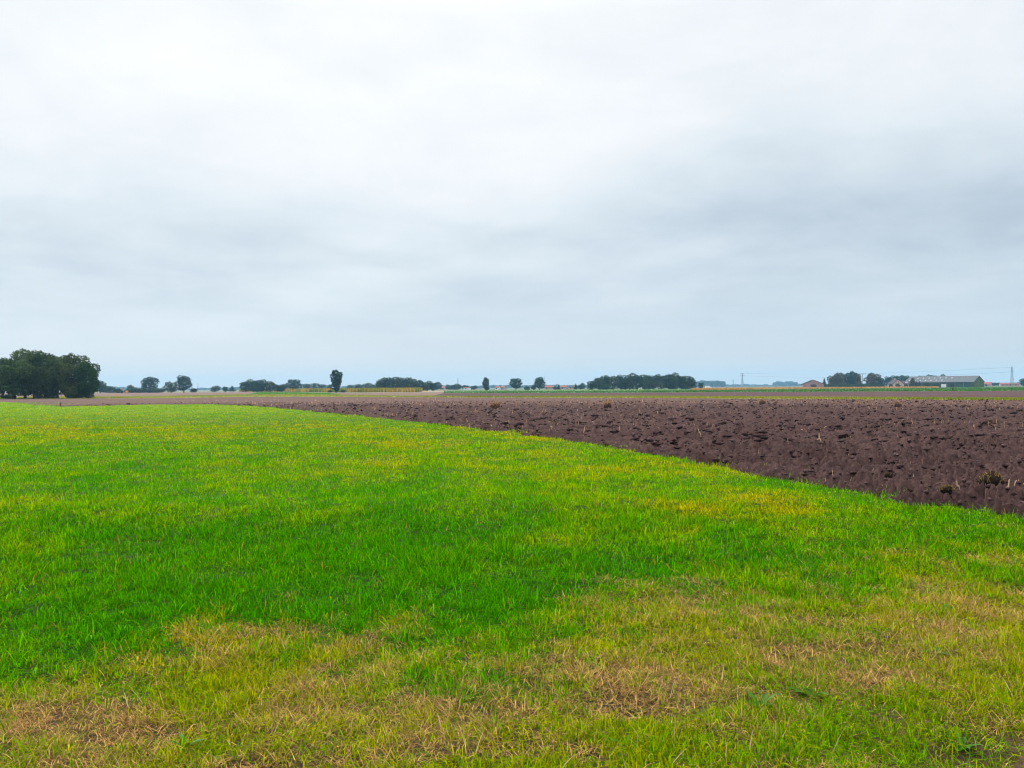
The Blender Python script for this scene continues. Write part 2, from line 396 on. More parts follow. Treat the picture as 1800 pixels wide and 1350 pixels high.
def ico():
    import bmesh
    bm = bmesh.new(); bmesh.ops.create_icosphere(bm, subdivisions=2, radius=1)
    V = np.array([v.co[:] for v in bm.verts]); F = np.array([[v.index for v in f.verts] for f in bm.faces]); bm.free(); return V, F
ICO_V, ICO_F = ico()
def wedge_points(n, d0, d1, power, umin, umax, rng):
    # depth drawn so that the number per metre falls off with distance
    d = np.exp(rng.uniform(math.log(d0), math.log(d1), n)) if power == 2 else (d0**(2-power) + rng.random(n)*(d1**(2-power)-d0**(2-power)))**(1/(2-power))
    return rng.uniform(umin, umax, n)*d, d
def clods():
    rng = np.random.default_rng(5)
    x, y = wedge_points(52000, 10, 110, 1.5, -.5, .72, rng)
    w = edge_wobble(x, y); k = inside(FIELD, x, y) & ~inside(MEADOW, x+w, y+w*.3) & (fbm(x*.8, y*.8, 91, 3) > .42); x, y = x[k], y[k]
    n = len(x); s = (.007 + .030*rng.random(n)**3.0)*np.clip(y/16, 1, 2.0)
    V = ICO_V[None]*np.ones((n, 1, 1))
    ph = rng.uniform(0, 50, (n, 1, 3))
    V = V*(1 + .35*np.sin(V[..., [1, 2, 0]]*2.7+ph) + .22*np.sin(V[..., [2, 0, 1]]*5.1+ph*1.7))
    sc_ = s[:, None, None]*np.stack([rng.uniform(.9, 1.9, n), rng.uniform(.8, 1.4, n), rng.uniform(.6, 1.1, n)], 1)[:, None, :]
    V = V*sc_; a = rng.uniform(-.8, .8, n)[:, None]+R(14)
    X = V[..., 0]*np.cos(a) - V[..., 1]*np.sin(a) + x[:, None]; Y = V[..., 0]*np.sin(a) + V[..., 1]*np.cos(a) + y[:, None]
    Z = V[..., 2] + (soil_h(x, y) + s*.25)[:, None]
    F = (ICO_F[None] + (np.arange(n)*len(ICO_V))[:, None, None]).reshape(-1, 3)
    c = np.array((.068, .040, .039))[None]*rng.uniform(.6, 1.6, n)[:, None]
    c = np.repeat(c, len(ICO_V), 0)
    tag(link('soil_clods', mesh_np('soil_clods', np.stack([X, Y, Z], -1).reshape(-1, 3), tris=F, cols=c), M['plough']), 'loose dark clods strewn over the ploughed field', 'soil clods', kind='stuff')
clods()
def turned_slabs():                 # slabs of earth the plough turned over, lying along the furrows
    rng = np.random.default_rng(6)
    x, y = wedge_points(24000, 10, 100, 1.5, -.5, .72, rng)
    r = -x*ROW[1]+y*ROW[0]; w = edge_wobble(x, y)
    k = inside(FIELD, x, y) & ~inside(MEADOW, x+w, y+w*.3) & (fbm(x*.5, y*.5, 93, 3)+.30*np.sin(r*2*math.pi/3.1 + 2*(fbm(x*.15, y*.15, 94, 2)-.5)) > .52); x, y = x[k], y[k]
    n = len(x); s = (.020+.052*rng.random(n)**2.0)*np.clip(y/20, .55, 1.3)
    ph = rng.uniform(0, 50, (n, 1, 3)); V = ICO_V[None]*np.ones((n, 1, 1))
    V = V*(1 + .30*np.sin(V[..., [1, 2, 0]]*2.9+ph) + .24*np.sin(V[..., [2, 0, 1]]*5.7+ph*1.7) + .12*np.sin(V[..., [1, 0, 2]]*11+ph))
    V = V*(s[:, None, None]*np.stack([rng.uniform(1.2, 2.3, n), rng.uniform(.7, 1.2, n), rng.uniform(.35, .65, n)], 1)[:, None, :])
    t = rng.uniform(.1, .8, n)[:, None]; Y0, Z0 = V[..., 1], V[..., 2]
    Yt, Zt = Y0*np.cos(t)+Z0*np.sin(t), -Y0*np.sin(t)+Z0*np.cos(t)
    a = rng.normal(0, .35, n)[:, None]+R(18)
    X = V[..., 0]*np.cos(a)-Yt*np.sin(a)+x[:, None]; Y = V[..., 0]*np.sin(a)+Yt*np.cos(a)+y[:, None]; Z = Zt+(soil_h(x, y)+s*.22)[:, None]
    F = (ICO_F[None]+(np.arange(n)*len(ICO_V))[:, None, None]).reshape(-1, 3)
    c = np.repeat(np.array((.060, .0345, .034))[None]*rng.uniform(.55, 1.35, n)[:, None], len(ICO_V), 0)
    tag(link('turned_slabs', mesh_np('turned_slabs', np.stack([X, Y, Z], -1).reshape(-1, 3), tris=F, cols=c), M['plough']), 'turned slabs of dark earth lying along the furrows', 'soil clods', kind='stuff')
turned_slabs()

# ------------------------------------------------------------------ blades
def blades(P, h, w, az, lean, bend, col, tipcol=None, lv=(0, .4, .75, 1), yaw=None):
    """Tapering bent blades: P base points, lean and bend as fractions of the length."""
    n = len(P); L = np.stack([np.cos(az), np.sin(az)], 1)
    ya = az + math.pi/2 if yaw is None else yaw
    S = np.stack([np.cos(ya), np.sin(ya)], 1)
    V, C = [], []
    tip = col if tipcol is None else tipcol
    for t in lv:
        off = (lean*t + bend*t*t)*h
        zz = h*np.sqrt(np.maximum(.02, 1-np.minimum(lean+bend*t, .98)**2))*t
        cx_, cy_ = P[:, 0]+L[:, 0]*off, P[:, 1]+L[:, 1]*off; cz = P[:, 2]+zz
        cc = col*(1-t)+tip*t
        if t < 1:
            ww = w*(1-t**1.8)*.5
            for sgn in (-1, 1):
                V.append(np.stack([cx_+sgn*S[:, 0]*ww, cy_+sgn*S[:, 1]*ww, cz], 1)); C.append(cc)
        else:
            V.append(np.stack([cx_, cy_, cz], 1)); C.append(cc)
    k = len(V); V = np.stack(V, 1).reshape(-1, 3); C = np.stack(C, 1).reshape(-1, 3)
    b = (np.arange(n)*k)[:, None]; m = len(lv)-2
    q = np.concatenate([b + np.array([2*i, 2*i+1, 2*i+3, 2*i+2]) for i in range(m)]) if m else np.zeros((0, 4), int)
    t_ = b + np.array([2*m, 2*m+1, 2*m+2])
    return V, q, t_, C
def join(parts):
    V, Q, T, C, s = [], [], [], [], 0
    for v, q, t, c in parts:
        V.append(v); Q.append(q+s); T.append(t+s); C.append(c); s += len(v)
    return np.concatenate(V), np.concatenate(Q), np.concatenate(T), np.concatenate(C)
def sample_blades(n, d0, d1, D, rng, clump=.6, spread=.02, k=7):
    d = np.linspace(d0, d1, 4000); pdf = D(d)*(1.30*d+5.6); cdf = np.cumsum(pdf); cdf /= cdf[-1]
    nc = n//k
    dc = np.interp(rng.random(nc), cdf, d); xc = rng.uniform(-1, 1, nc)*(.65*dc+2.8)
    ci = rng.integers(0, nc, int(n*clump)); sp = spread*np.maximum(dc[ci]/6, 1)**.8
    x1 = xc[ci]+rng.normal(0, 1, len(ci))*sp; y1 = dc[ci]+rng.normal(0, 1, len(ci))*sp*1.3
    d2 = np.interp(rng.random(n-len(ci)), cdf, d); x2 = rng.uniform(-1, 1, len(d2))*(.65*d2+2.8)
    cid = np.concatenate([ci, rng.integers(0, nc, len(d2))])
    return np.concatenate([x1, x2]), np.concatenate([y1, d2]), cid
# where the meadow yellows or stays deep green (centres in photo pixels, radii in metres)
TINT = [(90, 900, 3.0, 1.8, .36), (40, 760, 12, 12, .10), (1290, 880, 2.2, 1.2, .50), (1180, 825, 2.6, 2.0, .45), (1450, 905, 1.8, 1.0, .40), (850, 780, 6, 8, .2),
        (560, 960, 3.0, 2.2, -.32), (640, 1080, 2.2, .8, -.40), (200, 1080, 2.0, .9, -.30), (1280, 985, 1.3, .6, -.30), (300, 790, 8, 5, -.12), (420, 860, 4, 2, -.15), (250, 930, 2, 1.5, -.10), (950, 1050, 1.5, .8, -.25)]
TINT_W = [(*G(a, b), c, d, e) for a, b, c, d, e in TINT]
def yellowness(x, y):
    v = .22 + .30*sstep(8, 32, y) + (fbm(x*.45, y*.30, 61, 4)-.5)*.75 + (fbm(x*1.7, y*1.1, 62, 3)-.5)*1.0 + (fbm(x*4.2, y*3.0, 66, 3)-.5)*.55*sstep(30, 10, y)
    for cx_, cy_, rx, ry, a in TINT_W: v += a*np.exp(-((x-cx_)/rx)**2 - ((y-cy_)/ry)**2)
    return v
def meadow_grass():
    rng = np.random.default_rng(11)
    D = lambda d: 6200*np.minimum(1, (6.5/d)**1.8)
    x, y, cid = sample_blades(1600000, 3.0, 125, D, rng)
    stray = np.minimum(rng.standard_exponential(cid.max()+1), 5)[cid]*.032*y**.85
    w_ = edge_wobble(x, y) - stray + .22
    k = inside(MEADOW, x+w_, y+w_*.3) & (y > 2.6); x, y, cid = x[k], y[k], cid[k]
    dr = np.clip(dryness(x, y) + rng.normal(0, .10, cid.max()+1)[cid], 0, 1); k = rng.random(len(x)) > dr*1.1-.1; x, y, cid, dr = x[k], y[k], cid[k], dr[k]
    n = len(x)
    crand = rng.random(cid.max()+1)
    yel = np.clip(yellowness(x, y) + rng.normal(0, .17, n) + (crand[cid]-.5)*.34 + dr*.5, 0, 1.25)
    lush = np.array((.048, .260, 0)); mid = np.array((.155, .350, 0)); yl = np.array((.40, .36, .0))
    a = np.clip(yel/.55, 0, 1)[:, None]; b = np.clip((yel-.55)/.6, 0, 1)[:, None]
    col = lush*(1-a) + mid*a; col = col*(1-b) + yl*b
    tuft = fbm(x*5.5, y*4.0, 68, 3); tuft_b = np.clip((tuft-.5)*3.2+.5, 0, 1)
    col = col*((np.where(y < 12, .34, .6) + np.where(y < 12, 1.1, .75)*rng.random(n)**1.2)*(.55+.85*crand[cid]))[:, None]  # wide tone spread puts highlights and dark gaps into the blade colour
    dead = rng.random(n) < .022+.10*dr; col[dead] = np.array((.40, .25, .035))*rng.uniform(.5, 1.2, dead.sum())[:, None]
    hn = fbm(x*.8, y*.6, 65, 4)
    tall = np.clip((hn-.42)*2.5, 0, 1)*(1-dr)
    h = (.028 + .055*rng.random(n) + .060*tall*rng.random(n) + .026*crand[cid])*(1-.45*dr)*(1+(.85*tuft_b-.42)*sstep(18, 8, y)+.12)
    h *= np.where(y > 25, 1.0, 1.0)
    wd_ = (.0032+.0050*rng.random(n)**1.5)*np.maximum(y/5.5, 1)**.72
    az = crand[cid]*6.28*2 + rng.normal(0, .7, n) + (fbm(x*2.2, y*2.2, 67, 3)-.5)*8
    lean = np.clip(np.abs(rng.normal(.36, .28, n)), 0, .9); bend = np.abs(rng.normal(.62, .42, n))
    P = np.stack([x, y, relief(x, y)-.025], 1)
    tip = col*np.array((1.22, 1.1, 1.0))
    yaw = az+math.pi/2+rng.normal(0, .5, n)
    near = y < 12
    parts = []
    for msk, lv in ((near, (0, .35, .7, 1)), (~near & (y < 40), (0, .55, 1)), (y >= 40, (0, 1))):
        if msk.any(): parts.append(blades(P[msk], h[msk], wd_[msk], az[msk], lean[msk], bend[msk], col[msk], tip[msk], lv, yaw[msk]))
    # a few long arching blades in the lush hollow
    m = 3200; dx, dy, _ = sample_blades(m, 4.2, 14, lambda d: 1/d, rng, 0.5, .10)
    k = inside(MEADOW, dx, dy) & (dryness(dx, dy) < .2) & (yellowness(dx, dy) < .42); dx, dy = dx[k], dy[k]; m = len(dx)
    c = np.array((.13, .46, .004))*rng.uniform(.7, 1.3, m)[:, None]
    parts.append(blades(np.stack([dx, dy, relief(dx, dy)-.02], 1), rng.uniform(.08, .16, m), rng.uniform(.004, .008, m), rng.uniform(0, 6.28, m), rng.uniform(.1, .4, m), rng.uniform(.3, .75, m), c, c*1.15, (0, .3, .55, .8, 1)))
    V, Q, T, C = join(parts)
    tag(link('meadow_grass', mesh_np('meadow_grass', V, Q, T, C), M['grass']), 'lush green meadow grass running up to the ploughed field', 'grass', kind='stuff')
meadow_grass()

def verge_grass():
    rng = np.random.default_rng(12)
    D = lambda d: np.minimum(1, (5.0/d)**1.3)
    x, y, cid = sample_blades(800000, 2.9, 13, D, rng, .65, .016)
    dr = dryness(x, y); ba = bareness(x, y); dr = np.clip(dr + rng.normal(0, .10, cid.max()+1)[cid]*(dr > .02), 0, 1)
    crand = rng.random(cid.max()+1)
    g = fbm(x*1.6, y*1.6, 63, 4)
    cg_ = G(1765, 1335); rut = np.exp(-((x-cg_[0])/.42)**2 - ((y-cg_[1])/.30)**2)     # bare dark earth in the near right corner
    k = (rng.random(len(x)) < dr*1.2) & (y > 2.5) & (rng.random(len(x)) > rut*.80); x, y, cid, dr, ba, g = [v[k] for v in (x, y, cid, dr, ba, g)]
    n = len(x)
    corner = np.exp(-((x-1.9)/1.1)**2 - ((y-3.9)/.75)**2)       # greener again at the near right
    pg = np.clip(.63 + (g-.5)*1.9 - ba*.75 + corner*.4 + (crand[cid]-.5)*.6, .05, .95)
    isg = rng.random(n) < pg
    keep = isg | (rng.random(n) < .95-.30*ba); x, y, cid, dr, ba, isg, g, corner = [v[keep] for v in (x, y, cid, dr, ba, isg, g, corner)]; n = len(x)
    yel = np.clip(.54 + (crand[cid]-.5)*.8 + rng.normal(0, .22, n) - corner*.45 + (fbm(x*.8, y*.8, 64, 3)-.5)*.8, 0, 1)[:, None]
    cg = np.array((.10, .29, 0))*(1-yel) + np.array((.42, .37, .003))*yel
    s = rng.random((n, 1)); cs = np.array((.20, .105, .035))*(1-s) + np.array((.74, .47, .165))*s
    col = np.where(isg[:, None], cg, cs)*(.25+1.15*rng.random(n))[:, None]
    h = np.where(isg, .022+.050*rng.random(n)+.02*crand[cid], .030+.055*rng.random(n))*(.6+.8*np.clip((fbm(x*6, y*5, 69, 3)-.5)*3+.5, 0, 1))
    w = np.where(isg, .0032+.0042*rng.random(n), .0024+.0026*rng.random(n))*np.maximum(y/5, 1)**.6
    az = np.where(isg, crand[cid]*12+rng.normal(0, .9, n), rng.uniform(0, 6.28, n))
    lean = np.where(isg, np.abs(rng.normal(.34, .27, n)), rng.uniform(.5, .97, n)); bend = np.where(isg, np.abs(rng.normal(.6, .4, n)), rng.uniform(0, .6, n))
    lean = np.minimum(lean, .97)
    P = np.stack([x, y, relief(x, y)-.02+np.where(isg, 0, .012*rng.random(n))], 1)
    V, Q, T, C = blades(P, h, w, az, lean, bend, col, col*1.15, (0, .5, 1), az+math.pi/2+rng.normal(0, .6, n))
    # scattered longer straws
    m = 260; dx, dy, _ = sample_blades(m, 3.2, 8, lambda d: 1/d, rng, .2, .1); k = dryness(dx, dy) > .6; dx, dy = dx[k], dy[k]; m = len(dx)
    c = np.array((.55, .40, .22))*rng.uniform(.7, 1.2, m)[:, None]
    e = blades(np.stack([dx, dy, relief(dx, dy)], 1), rng.uniform(.08, .17, m), rng.uniform(.003, .005, m), rng.uniform(0, 6.28, m), rng.uniform(.3, .9, m), rng.uniform(0, .3, m), c)
    V, Q, T, C = join([(V, Q, T, C), e])
    tag(link('verge_grass', mesh_np('verge_grass', V, Q, T, C), M['grass']), 'dry mown verge of straw and yellow-green grass in front', 'grass', kind='stuff')
verge_grass()

def stubble():
    rng = np.random.default_rng(13)
    parts = []
    for n, d0, d1, pw, hh, ww in ((9500, 11, 70, 1.6, .08, .010), (15000, 30, 135, 1.3, .20, .028)):
        x, y = wedge_points(n, d0, d1, pw, -.4, .72, rng)
        k = inside(FIELD, x, y) & (rng.random(n) < sstep(.35, .62, fbm(x*.25, y*.25, 95, 4))); x, y = x[k], y[k]; n = len(x)
        h = hh*rng.uniform(.4, 1.5, n); w = ww*rng.uniform(.6, 1.4, n)*np.clip(y/60, .6, 1.6)
        flat = rng.random(n) < .6
        s = rng.random((n, 1)); c = (np.array((.20, .10, .05))*(1-s) + np.array((.74, .50, .25))*s)*rng.uniform(.6, 1.3, (n, 1))
        parts.append(blades(np.stack([x, y, soil_h(x, y)], 1), h, w, rng.uniform(0, 6.28, n), np.where(flat, .9, rng.uniform(.05, .5, n)), rng.uniform(0, .25, n), c, c, (0, .6, 1)))
    V, Q, T, C = join(parts)
    tag(link('straw_stubble', mesh_np('straw_stubble', V, Q, T, C), M['straw']), 'pale broken straw and stalks scattered over the ploughed field', 'stubble', kind='stuff')
stubble()

# ------------------------------------------------------------------ far crops
def crop(name, low, up, n, hh, ww, pal, label, cat, seed, base=None, z=-.03, tipk=1.1):
    rng = np.random.default_rng(seed)
    poly = [G(*p) for p in low] + [G(*p) for p in reversed(up)]
    A = np.array(poly); x0, y0 = A.min(0); x1, y1 = A.max(0)
    X, Y = [], []; tot = 0
    while tot < n:
        y = np.exp(rng.uniform(math.log(y0), math.log(y1), n)); x = rng.uniform(-.75, .75, n)*y
        k = inside(poly, x, y); X.append(x[k]); Y.append(y[k]); tot += max(k.sum(), 1)
        if len(X) > 60: break
    x = np.concatenate(X)[:n]; y = np.concatenate(Y)[:n]; n = len(x)
    t = np.clip(fbm(x*.03, y*.03, seed, 4)*1.6-.3 + rng.normal(0, .15, n), 0, 1)[:, None]
    c = np.array(pal[0])*(1-t) + np.array(pal[1])*t; c = c*rng.uniform(.7, 1.25, n)[:, None]
    h = hh*rng.uniform(.6, 1.2, n); w = ww*rng.uniform(.6, 1.4, n)
    V, Q, T, C = blades(np.stack([x, y, np.full(n, z)], 1), h, w, rng.uniform(0, 6.28, n), rng.uniform(0, .3, n), rng.uniform(0, .4, n), c, c*tipk, (0, .6, 1))
    m = len(V); P = np.array([(p[0], p[1], z) for p in poly])
    o = tag(link(name, mesh_np(name, V, Q, T, C), M['grass']), label, cat, kind='stuff')
    if base is not None: sheet(name + '_ground', poly, z, base, 'structure', 'ground under the ' + label, 'field')
    return o
M['strip_turf'] = mat_noise('strip_turf', (.10, .13, .010), (.17, .19, .014), .12)
M['crop_turf'] = mat_noise('crop_turf', (.025, .085, .006), (.05, .13, .012), .05)
M['pale_turf'] = mat_noise('pale_turf', (.10, .19, .065), (.14, .23, .09), .02)
M['ripe_turf'] = mat_noise('ripe_turf', (.32, .18, .06), (.42, .26, .10), .03)
M['tan_turf'] = mat_noise('tan_turf', (.17, .115, .065), (.23, .16, .09), .02)
crop('grass_strip', L1, L2, 26000, .22, .09, ((.10, .16, .005), (.26, .25, .012)), 'narrow yellow-green grass strip between the two brown fields', 'grass', 21, M['strip_turf'], -.035)
crop('green_crop', L3b, L4, 20000, .30, .22, ((.020, .10, .005), (.050, .15, .010)), 'long bright green crop beyond the brown field', 'crop', 22, M['crop_turf'], -.03)
crop('pale_crop', [(780, 688.3), (900, 687.4), (1100, 686.8), (1230, 685.8)], [(780, 686.6), (900, 685.3), (1100, 684.3), (1230, 683.2)], 4000, .3, .3, ((.10, .20, .065), (.15, .24, .085)), 'pale hazy green field at the foot of the dark wood', 'crop', 23, M['pale_turf'], -.025)
crop('ripe_crop', [(1215, 685.9), (1300, 685), (1400, 683.6), (1500, 682.8), (1640, 681.5), (1650, 681.4)], [(1215, 684.6), (1300, 683), (1400, 681.8), (1500, 681.0), (1640, 680), (1650, 680)], 14000, .95, .35, ((.32, .18, .055), (.44, .27, .095)), 'orange-brown ripe crop in front of the farm trees', 'crop', 24, M['ripe_turf'], -.02)
# standing maize block round the lone tree
def maize():
    rng = np.random.default_rng(25)
    near = [(420, 688.6), (500, 688.6), (560, 689.2), (640, 689.6), (720, 689.4), (742, 688.6)]
    poly = [G(*p) for p in near]; poly += [np.array((p[0]*1.25, p[1]*1.25)) for p in reversed(poly)]
    A = np.array(poly); n = 26000
    x = rng.uniform(A[:, 0].min(), A[:, 0].max(), n*3); y = rng.uniform(A[:, 1].min(), A[:, 1].max(), n*3); k = inside(poly, x, y); x, y = x[k][:n], y[k][:n]; n = len(x)
    t = np.clip(fbm(x*.05, y*.05, 7, 3)*2-.5 + sstep(-150, -50, x)*-.25 + .1 + rng.normal(0, .2, n), 0, 1)[:, None]
    c = np.array((.10, .16, .010))*(1-t) + np.array((.42, .27, .05))*t; c = c*rng.uniform(.6, 1.2, n)[:, None]
    V, Q, T, C = blades(np.stack([x, y, np.full(n, -.03)], 1), 2.3*rng.uniform(.75, 1.1, n), .34*rng.uniform(.6, 1.3, n), rng.uniform(0, 6.28, n), rng.uniform(0, .15, n), rng.uniform(0, .4, n), c*.75, c*1.25, (0, .5, 1))
    tag(link('maize_crop', mesh_np('maize_crop', V, Q, T, C), M['grass']), 'yellowing block of standing maize around the lone tree', 'maize', kind='stuff')
    crop('meadow_patch', [(440, 692.4), (520, 692.6), (600, 693.6)], [(455, 689.6), (520, 689.9), (575, 691)], 3000, .3, .2, ((.05, .20, .012), (.10, .26, .02)), 'bright green patch in front of the maize', 'grass', 26, M['crop_turf'], -.028)
maize()
sheet('tan_field', [G(*p) for p in [(645, 690.2), (800, 688.6), (860, 687.8), (860, 686), (700, 687)]], -.05, M['tan_turf'], 'structure', 'thin tan field beside the end of the maize', 'field')

# ------------------------------------------------------------------ trees
def crown_mesh(name, lobes, n, leaf, seed, pal, gap=.0, droop=.3):
    """Leaf-clump faces through the volume of overlapping lobes (unit height, unit width)."""
    rng = np.random.default_rng(seed); L = np.array(lobes)
    vol = (L[:, 3]*L[:, 4]*L[:, 5])**(2/3); li = rng.choice(len(L), int(n*1.8), p=vol/vol.sum())
    d = rng.normal(0, 1, (len(li), 3)); d /= np.linalg.norm(d, axis=1)[:, None]
    lump = 1 + .10*np.sin(d[:, 0]*7+li) + .10*np.sin(d[:, 1]*8+2*li) + .10*np.sin(d[:, 2]*9+3*li)
    r = rng.uniform(.55, 1.0, len(li))**.5*lump
    P = L[li, :3] + d*r[:, None]*L[li, 3:]
    deep = np.zeros(len(li), bool)
    for l in L:
        deep |= (((P-l[:3])/l[3:])**2).sum(1) < .42
    g = np.sin(P[:, 0]*23+seed)*np.sin(P[:, 1]*21+1)*np.sin(P[:, 2]*19+2*seed)
    k = ~deep & (g > -.9+gap) & (P[:, 2] > .03); P, d, li, r = P[k][:n], d[k][:n], li[k][:n], r[k][:n]
    n = len(P)
    nr = d*.8 + rng.normal(0, .6, (n, 3)) + np.array((0, 0, .35)); nr /= np.linalg.norm(nr, axis=1)[:, None]
    u = np.cross(nr, rng.normal(0, 1, (n, 3))); u /= np.linalg.norm(u, axis=1)[:, None]; v = np.cross(nr, u)
    s = leaf*rng.uniform(.5, 1.4, n)[:, None]
    V = np.stack([P+u*s, P+v*s*.7+nr*s*.15, P-u*s, P-v*s*.7+nr*s*.15], 1).reshape(-1, 3)
    q = np.arange(4*n).reshape(-1, 4)
    lob = rng.random(len(L))[li]; t = np.clip(lob*.6 + rng.random(n)*.4, 0, 1)[:, None]
    c = np.array(pal[0])*(1-t) + np.array(pal[1])*t; c = c*rng.uniform(.7, 1.3, n)[:, None]
    return mesh_np(name, V, quads=q, cols=np.repeat(c, 4, 0))
def trunk_mesh(seed, bole, top, rad, nb=5, spread=.3):
    rng = random.Random(seed); mb = MB(); j = lambda a: rng.uniform(-a, a)
    mb.tube([(0, 0, -.02), (j(.01), j(.01), bole*.5), (j(.02), j(.02), bole), (j(.04), j(.04), (bole+top)/2), (j(.05), j(.05), top)], [rad*1.35, rad, rad*.8, rad*.5, rad*.12], 8)
    for i in range(nb):
        a = i*2.4+j(.4); z0 = bole*(.75+.5*rng.random()); e = spread*rng.uniform(.6, 1.1); z1 = z0 + (top-bole)*rng.uniform(.3, .75)
        mb.tube([(0, 0, z0), (math.cos(a)*e*.5, math.sin(a)*e*.5, (z0+z1)/2+.02), (math.cos(a)*e, math.sin(a)*e, z1)], [rad*.5, rad*.32, rad*.08], 5)
    me = bpy.data.meshes.new('trunk'); me.from_pydata(mb.v, [], mb.f); me.update(); me.polygons.foreach_set('use_smooth', [True]*len(me.polygons)); me.materials.append(M['bark']); return me
def lobes_round(seed, n, z0, z1, spread=.3, r=(.16, .28), flat=1.0, topw=.6):
    rng = random.Random(seed); o = []
    for i in range(n):
        t = (i+.5)/n; z = z0 + (z1-z0)*t; prof = math.sin(math.pi*min(1, (.18+t*.82)*.80))**.7*(1-t*(1-topw)*.8)
        a = i*2.399+rng.uniform(-.5, .5); rr = spread*prof*rng.uniform(.5, 1.05); q = rng.uniform(*r)
        o.append((math.cos(a)*rr, math.sin(a)*rr, z, q, q, q*flat))
    return o
DK = ((.010, .028, .010), (.055, .100, .034)); GR = ((.007, .032, .022), (.018, .064, .038)); BR = ((.030, .038, .010), (.085, .060, .020)); HZ = ((.018, .050, .022), (.040, .085, .036))  # DK top tone lifted for lit clumps; GR blued, distance haze in the colour
KINDS = {}
def kind(name, lobes, n, leaf, seed, pal, trunk, gap=0.0):
    me = crown_mesh('crown', lobes, n, leaf, seed, pal, gap); me.materials.append(M['leaf']); KINDS.setdefault(name, []).append((me, trunk))
for s in range(5):
    kind('oak', lobes_round(s+1, 21, .18, .86, .35, (.11, .20), .75, .64), 9500, .019, s, DK if s % 2 else ((.020, .040, .012), (.10, .150, .045)), trunk_mesh(s, .16, .8, .028, 7, .33), .12)  # even variants brighter: sunlit highlights put into the leaf colour
for s in range(6):
    kind('round', lobes_round(s+11, 13, .16, .86, .30, (.14, .24), .8, .8), 2600, .030, s+10, GR if s % 2 else DK, trunk_mesh(s+20, .14, .8, .03))
for s in range(3):
    kind('oval', lobes_round(s+21, 14, .12, .90, .26, (.17, .27), .55, .75), 3200, .032, s+20, GR, trunk_mesh(s+30, .10, .85, .05), .15)
for s in range(3):
    kind('flat', lobes_round(s+31, 20, .24, .84, .30, (.16, .25), .7, 1.2), 3000, .030, s+30, GR, trunk_mesh(s+40, .16, .75, .03), .2)
for s in range(3):
    kind('shrub', lobes_round(s+41, 9, .15, .70, .30, (.18, .28), .9, .7), 1500, .045, s+40, HZ, trunk_mesh(s+50, .05, .6, .03))
for s in range(3):
    kind('brown', lobes_round(s+51, 15, .12, .88, .30, (.13, .22), .85, .7), 3000, .030, s+50, BR, trunk_mesh(s+60, .10, .85, .03))
for s in range(2):
    lb = [(math.cos(i*2.4)*.22*(1-i/12), math.sin(i*2.4)*.22*(1-i/12), .08+.075*i, .26*(1-i/13), .26*(1-i/13), .10) for i in range(12)]
    kind('conifer', lb, 1800, .035, s+60, ((.015, .032, .018), (.03, .055, .03)), trunk_mesh(s+70, .05, .9, .025, 0))
tcount = [0]
def tree(name, px, wpx, top, dist, kd, label, group=None, cat='tree', dz=1.0, rz=None, sink=0.0):
    i = tcount[0]; tcount[0] += 1
    p = at(px, dist); h = height(top, px, dist)/.98; w = W(wpx, dist)/.96
    var = KINDS[kd][i % len(KINDS[kd])]
    t = empty(name, (p[0], p[1], -.05-sink), (i*2.3) % 6.28 if rz is None else rz)
    t.scale = (w, w*dz, h)
    for nm, me in (('crown', var[0]), ('trunk', var[1])):
        c = bpy.data.objects.new(nm, me); COL.objects.link(c); c.parent = t
    return tag(t, label, cat, group)

# the grove close by on the left
G1 = 'oaks of the near left grove'
tree('oak_tree', 24, 96, 628, 182, 'oak', 'dark leafy oak whose crown is cut by the left edge of the photo', G1)
tree('oak_tree', 60, 60, 640, 181, 'oak', 'lower oak with paler leaves in front of the grove, second from the photo edge', G1)
tree('oak_tree', 44, 74, 612, 192, 'oak', 'tallest oak of the near grove, rising behind the two leftmost crowns', G1)
tree('oak_tree', 80, 66, 614, 192, 'oak', 'tall dark oak in the middle of the near grove', G1)
tree('oak_tree', 101, 56, 620, 188, 'oak', 'dark oak right of the middle of the near grove above the daylight gap', G1)
tree('oak_tree', 132, 66, 620, 186, 'oak', 'round topped oak forming the right shoulder of the near grove', G1)
tree('oak_tree', 156, 46, 634, 184, 'oak', 'rightmost oak of the near grove leaning over the bare field', G1)
tree('oak_tree', 5, 80, 630, 196, 'oak', 'oak standing at the back of the near grove by the photo edge', G1)
for px, w, top in ((14, 30, 691), (70, 28, 682), (90, 26, 686), (124, 22, 684), (140, 34, 674), (154, 22, 680)):
    tree('undergrowth_shrub', px, w, top, 187, 'shrub', 'low dark shrub growing between the trunks of the near grove', 'shrubs under the near grove', 'shrub')

def one(name, px, w, top, d, k, label, cat='tree', group=None): return tree(name, px, w, top, d, k, label, group, cat)
# left background
one('far_tree', 176, 34, 669, 560, 'round', 'hazy blue-green tree emerging right behind the near grove')
one('far_tree', 193, 26, 677, 560, 'shrub', 'low hazy tree between the grove and the pale gable')
for px, w, top in ((206, 18, 681), (232, 30, 680), (246, 24, 682), (262, 34, 680), (278, 30, 681)):
    tree('hedge_bush', px, w, top, 540, 'shrub', 'rounded hazy bush in the low row left of the two big far trees', 'low bushes below the far left trees', 'bush')
one('far_tree', 229, 14, 676, 600, 'round', 'small pointed hazy tree above the bushes beside the pale gable')
one('far_tree', 263, 34, 661, 580, 'flat', 'broad flat topped hazy tree rising above the low bushes on the left')
one('far_tree', 323, 32, 659, 560, 'flat', 'tall spreading tree with see-through crown, left of the thin mast')
one('far_tree', 301, 28, 671, 550, 'round', 'lower round tree leaning on the tall spreading tree')
one('hedge_bush', 341, 14, 681, 560, 'shrub', 'little bush at the right foot of the tall spreading tree', 'bush')
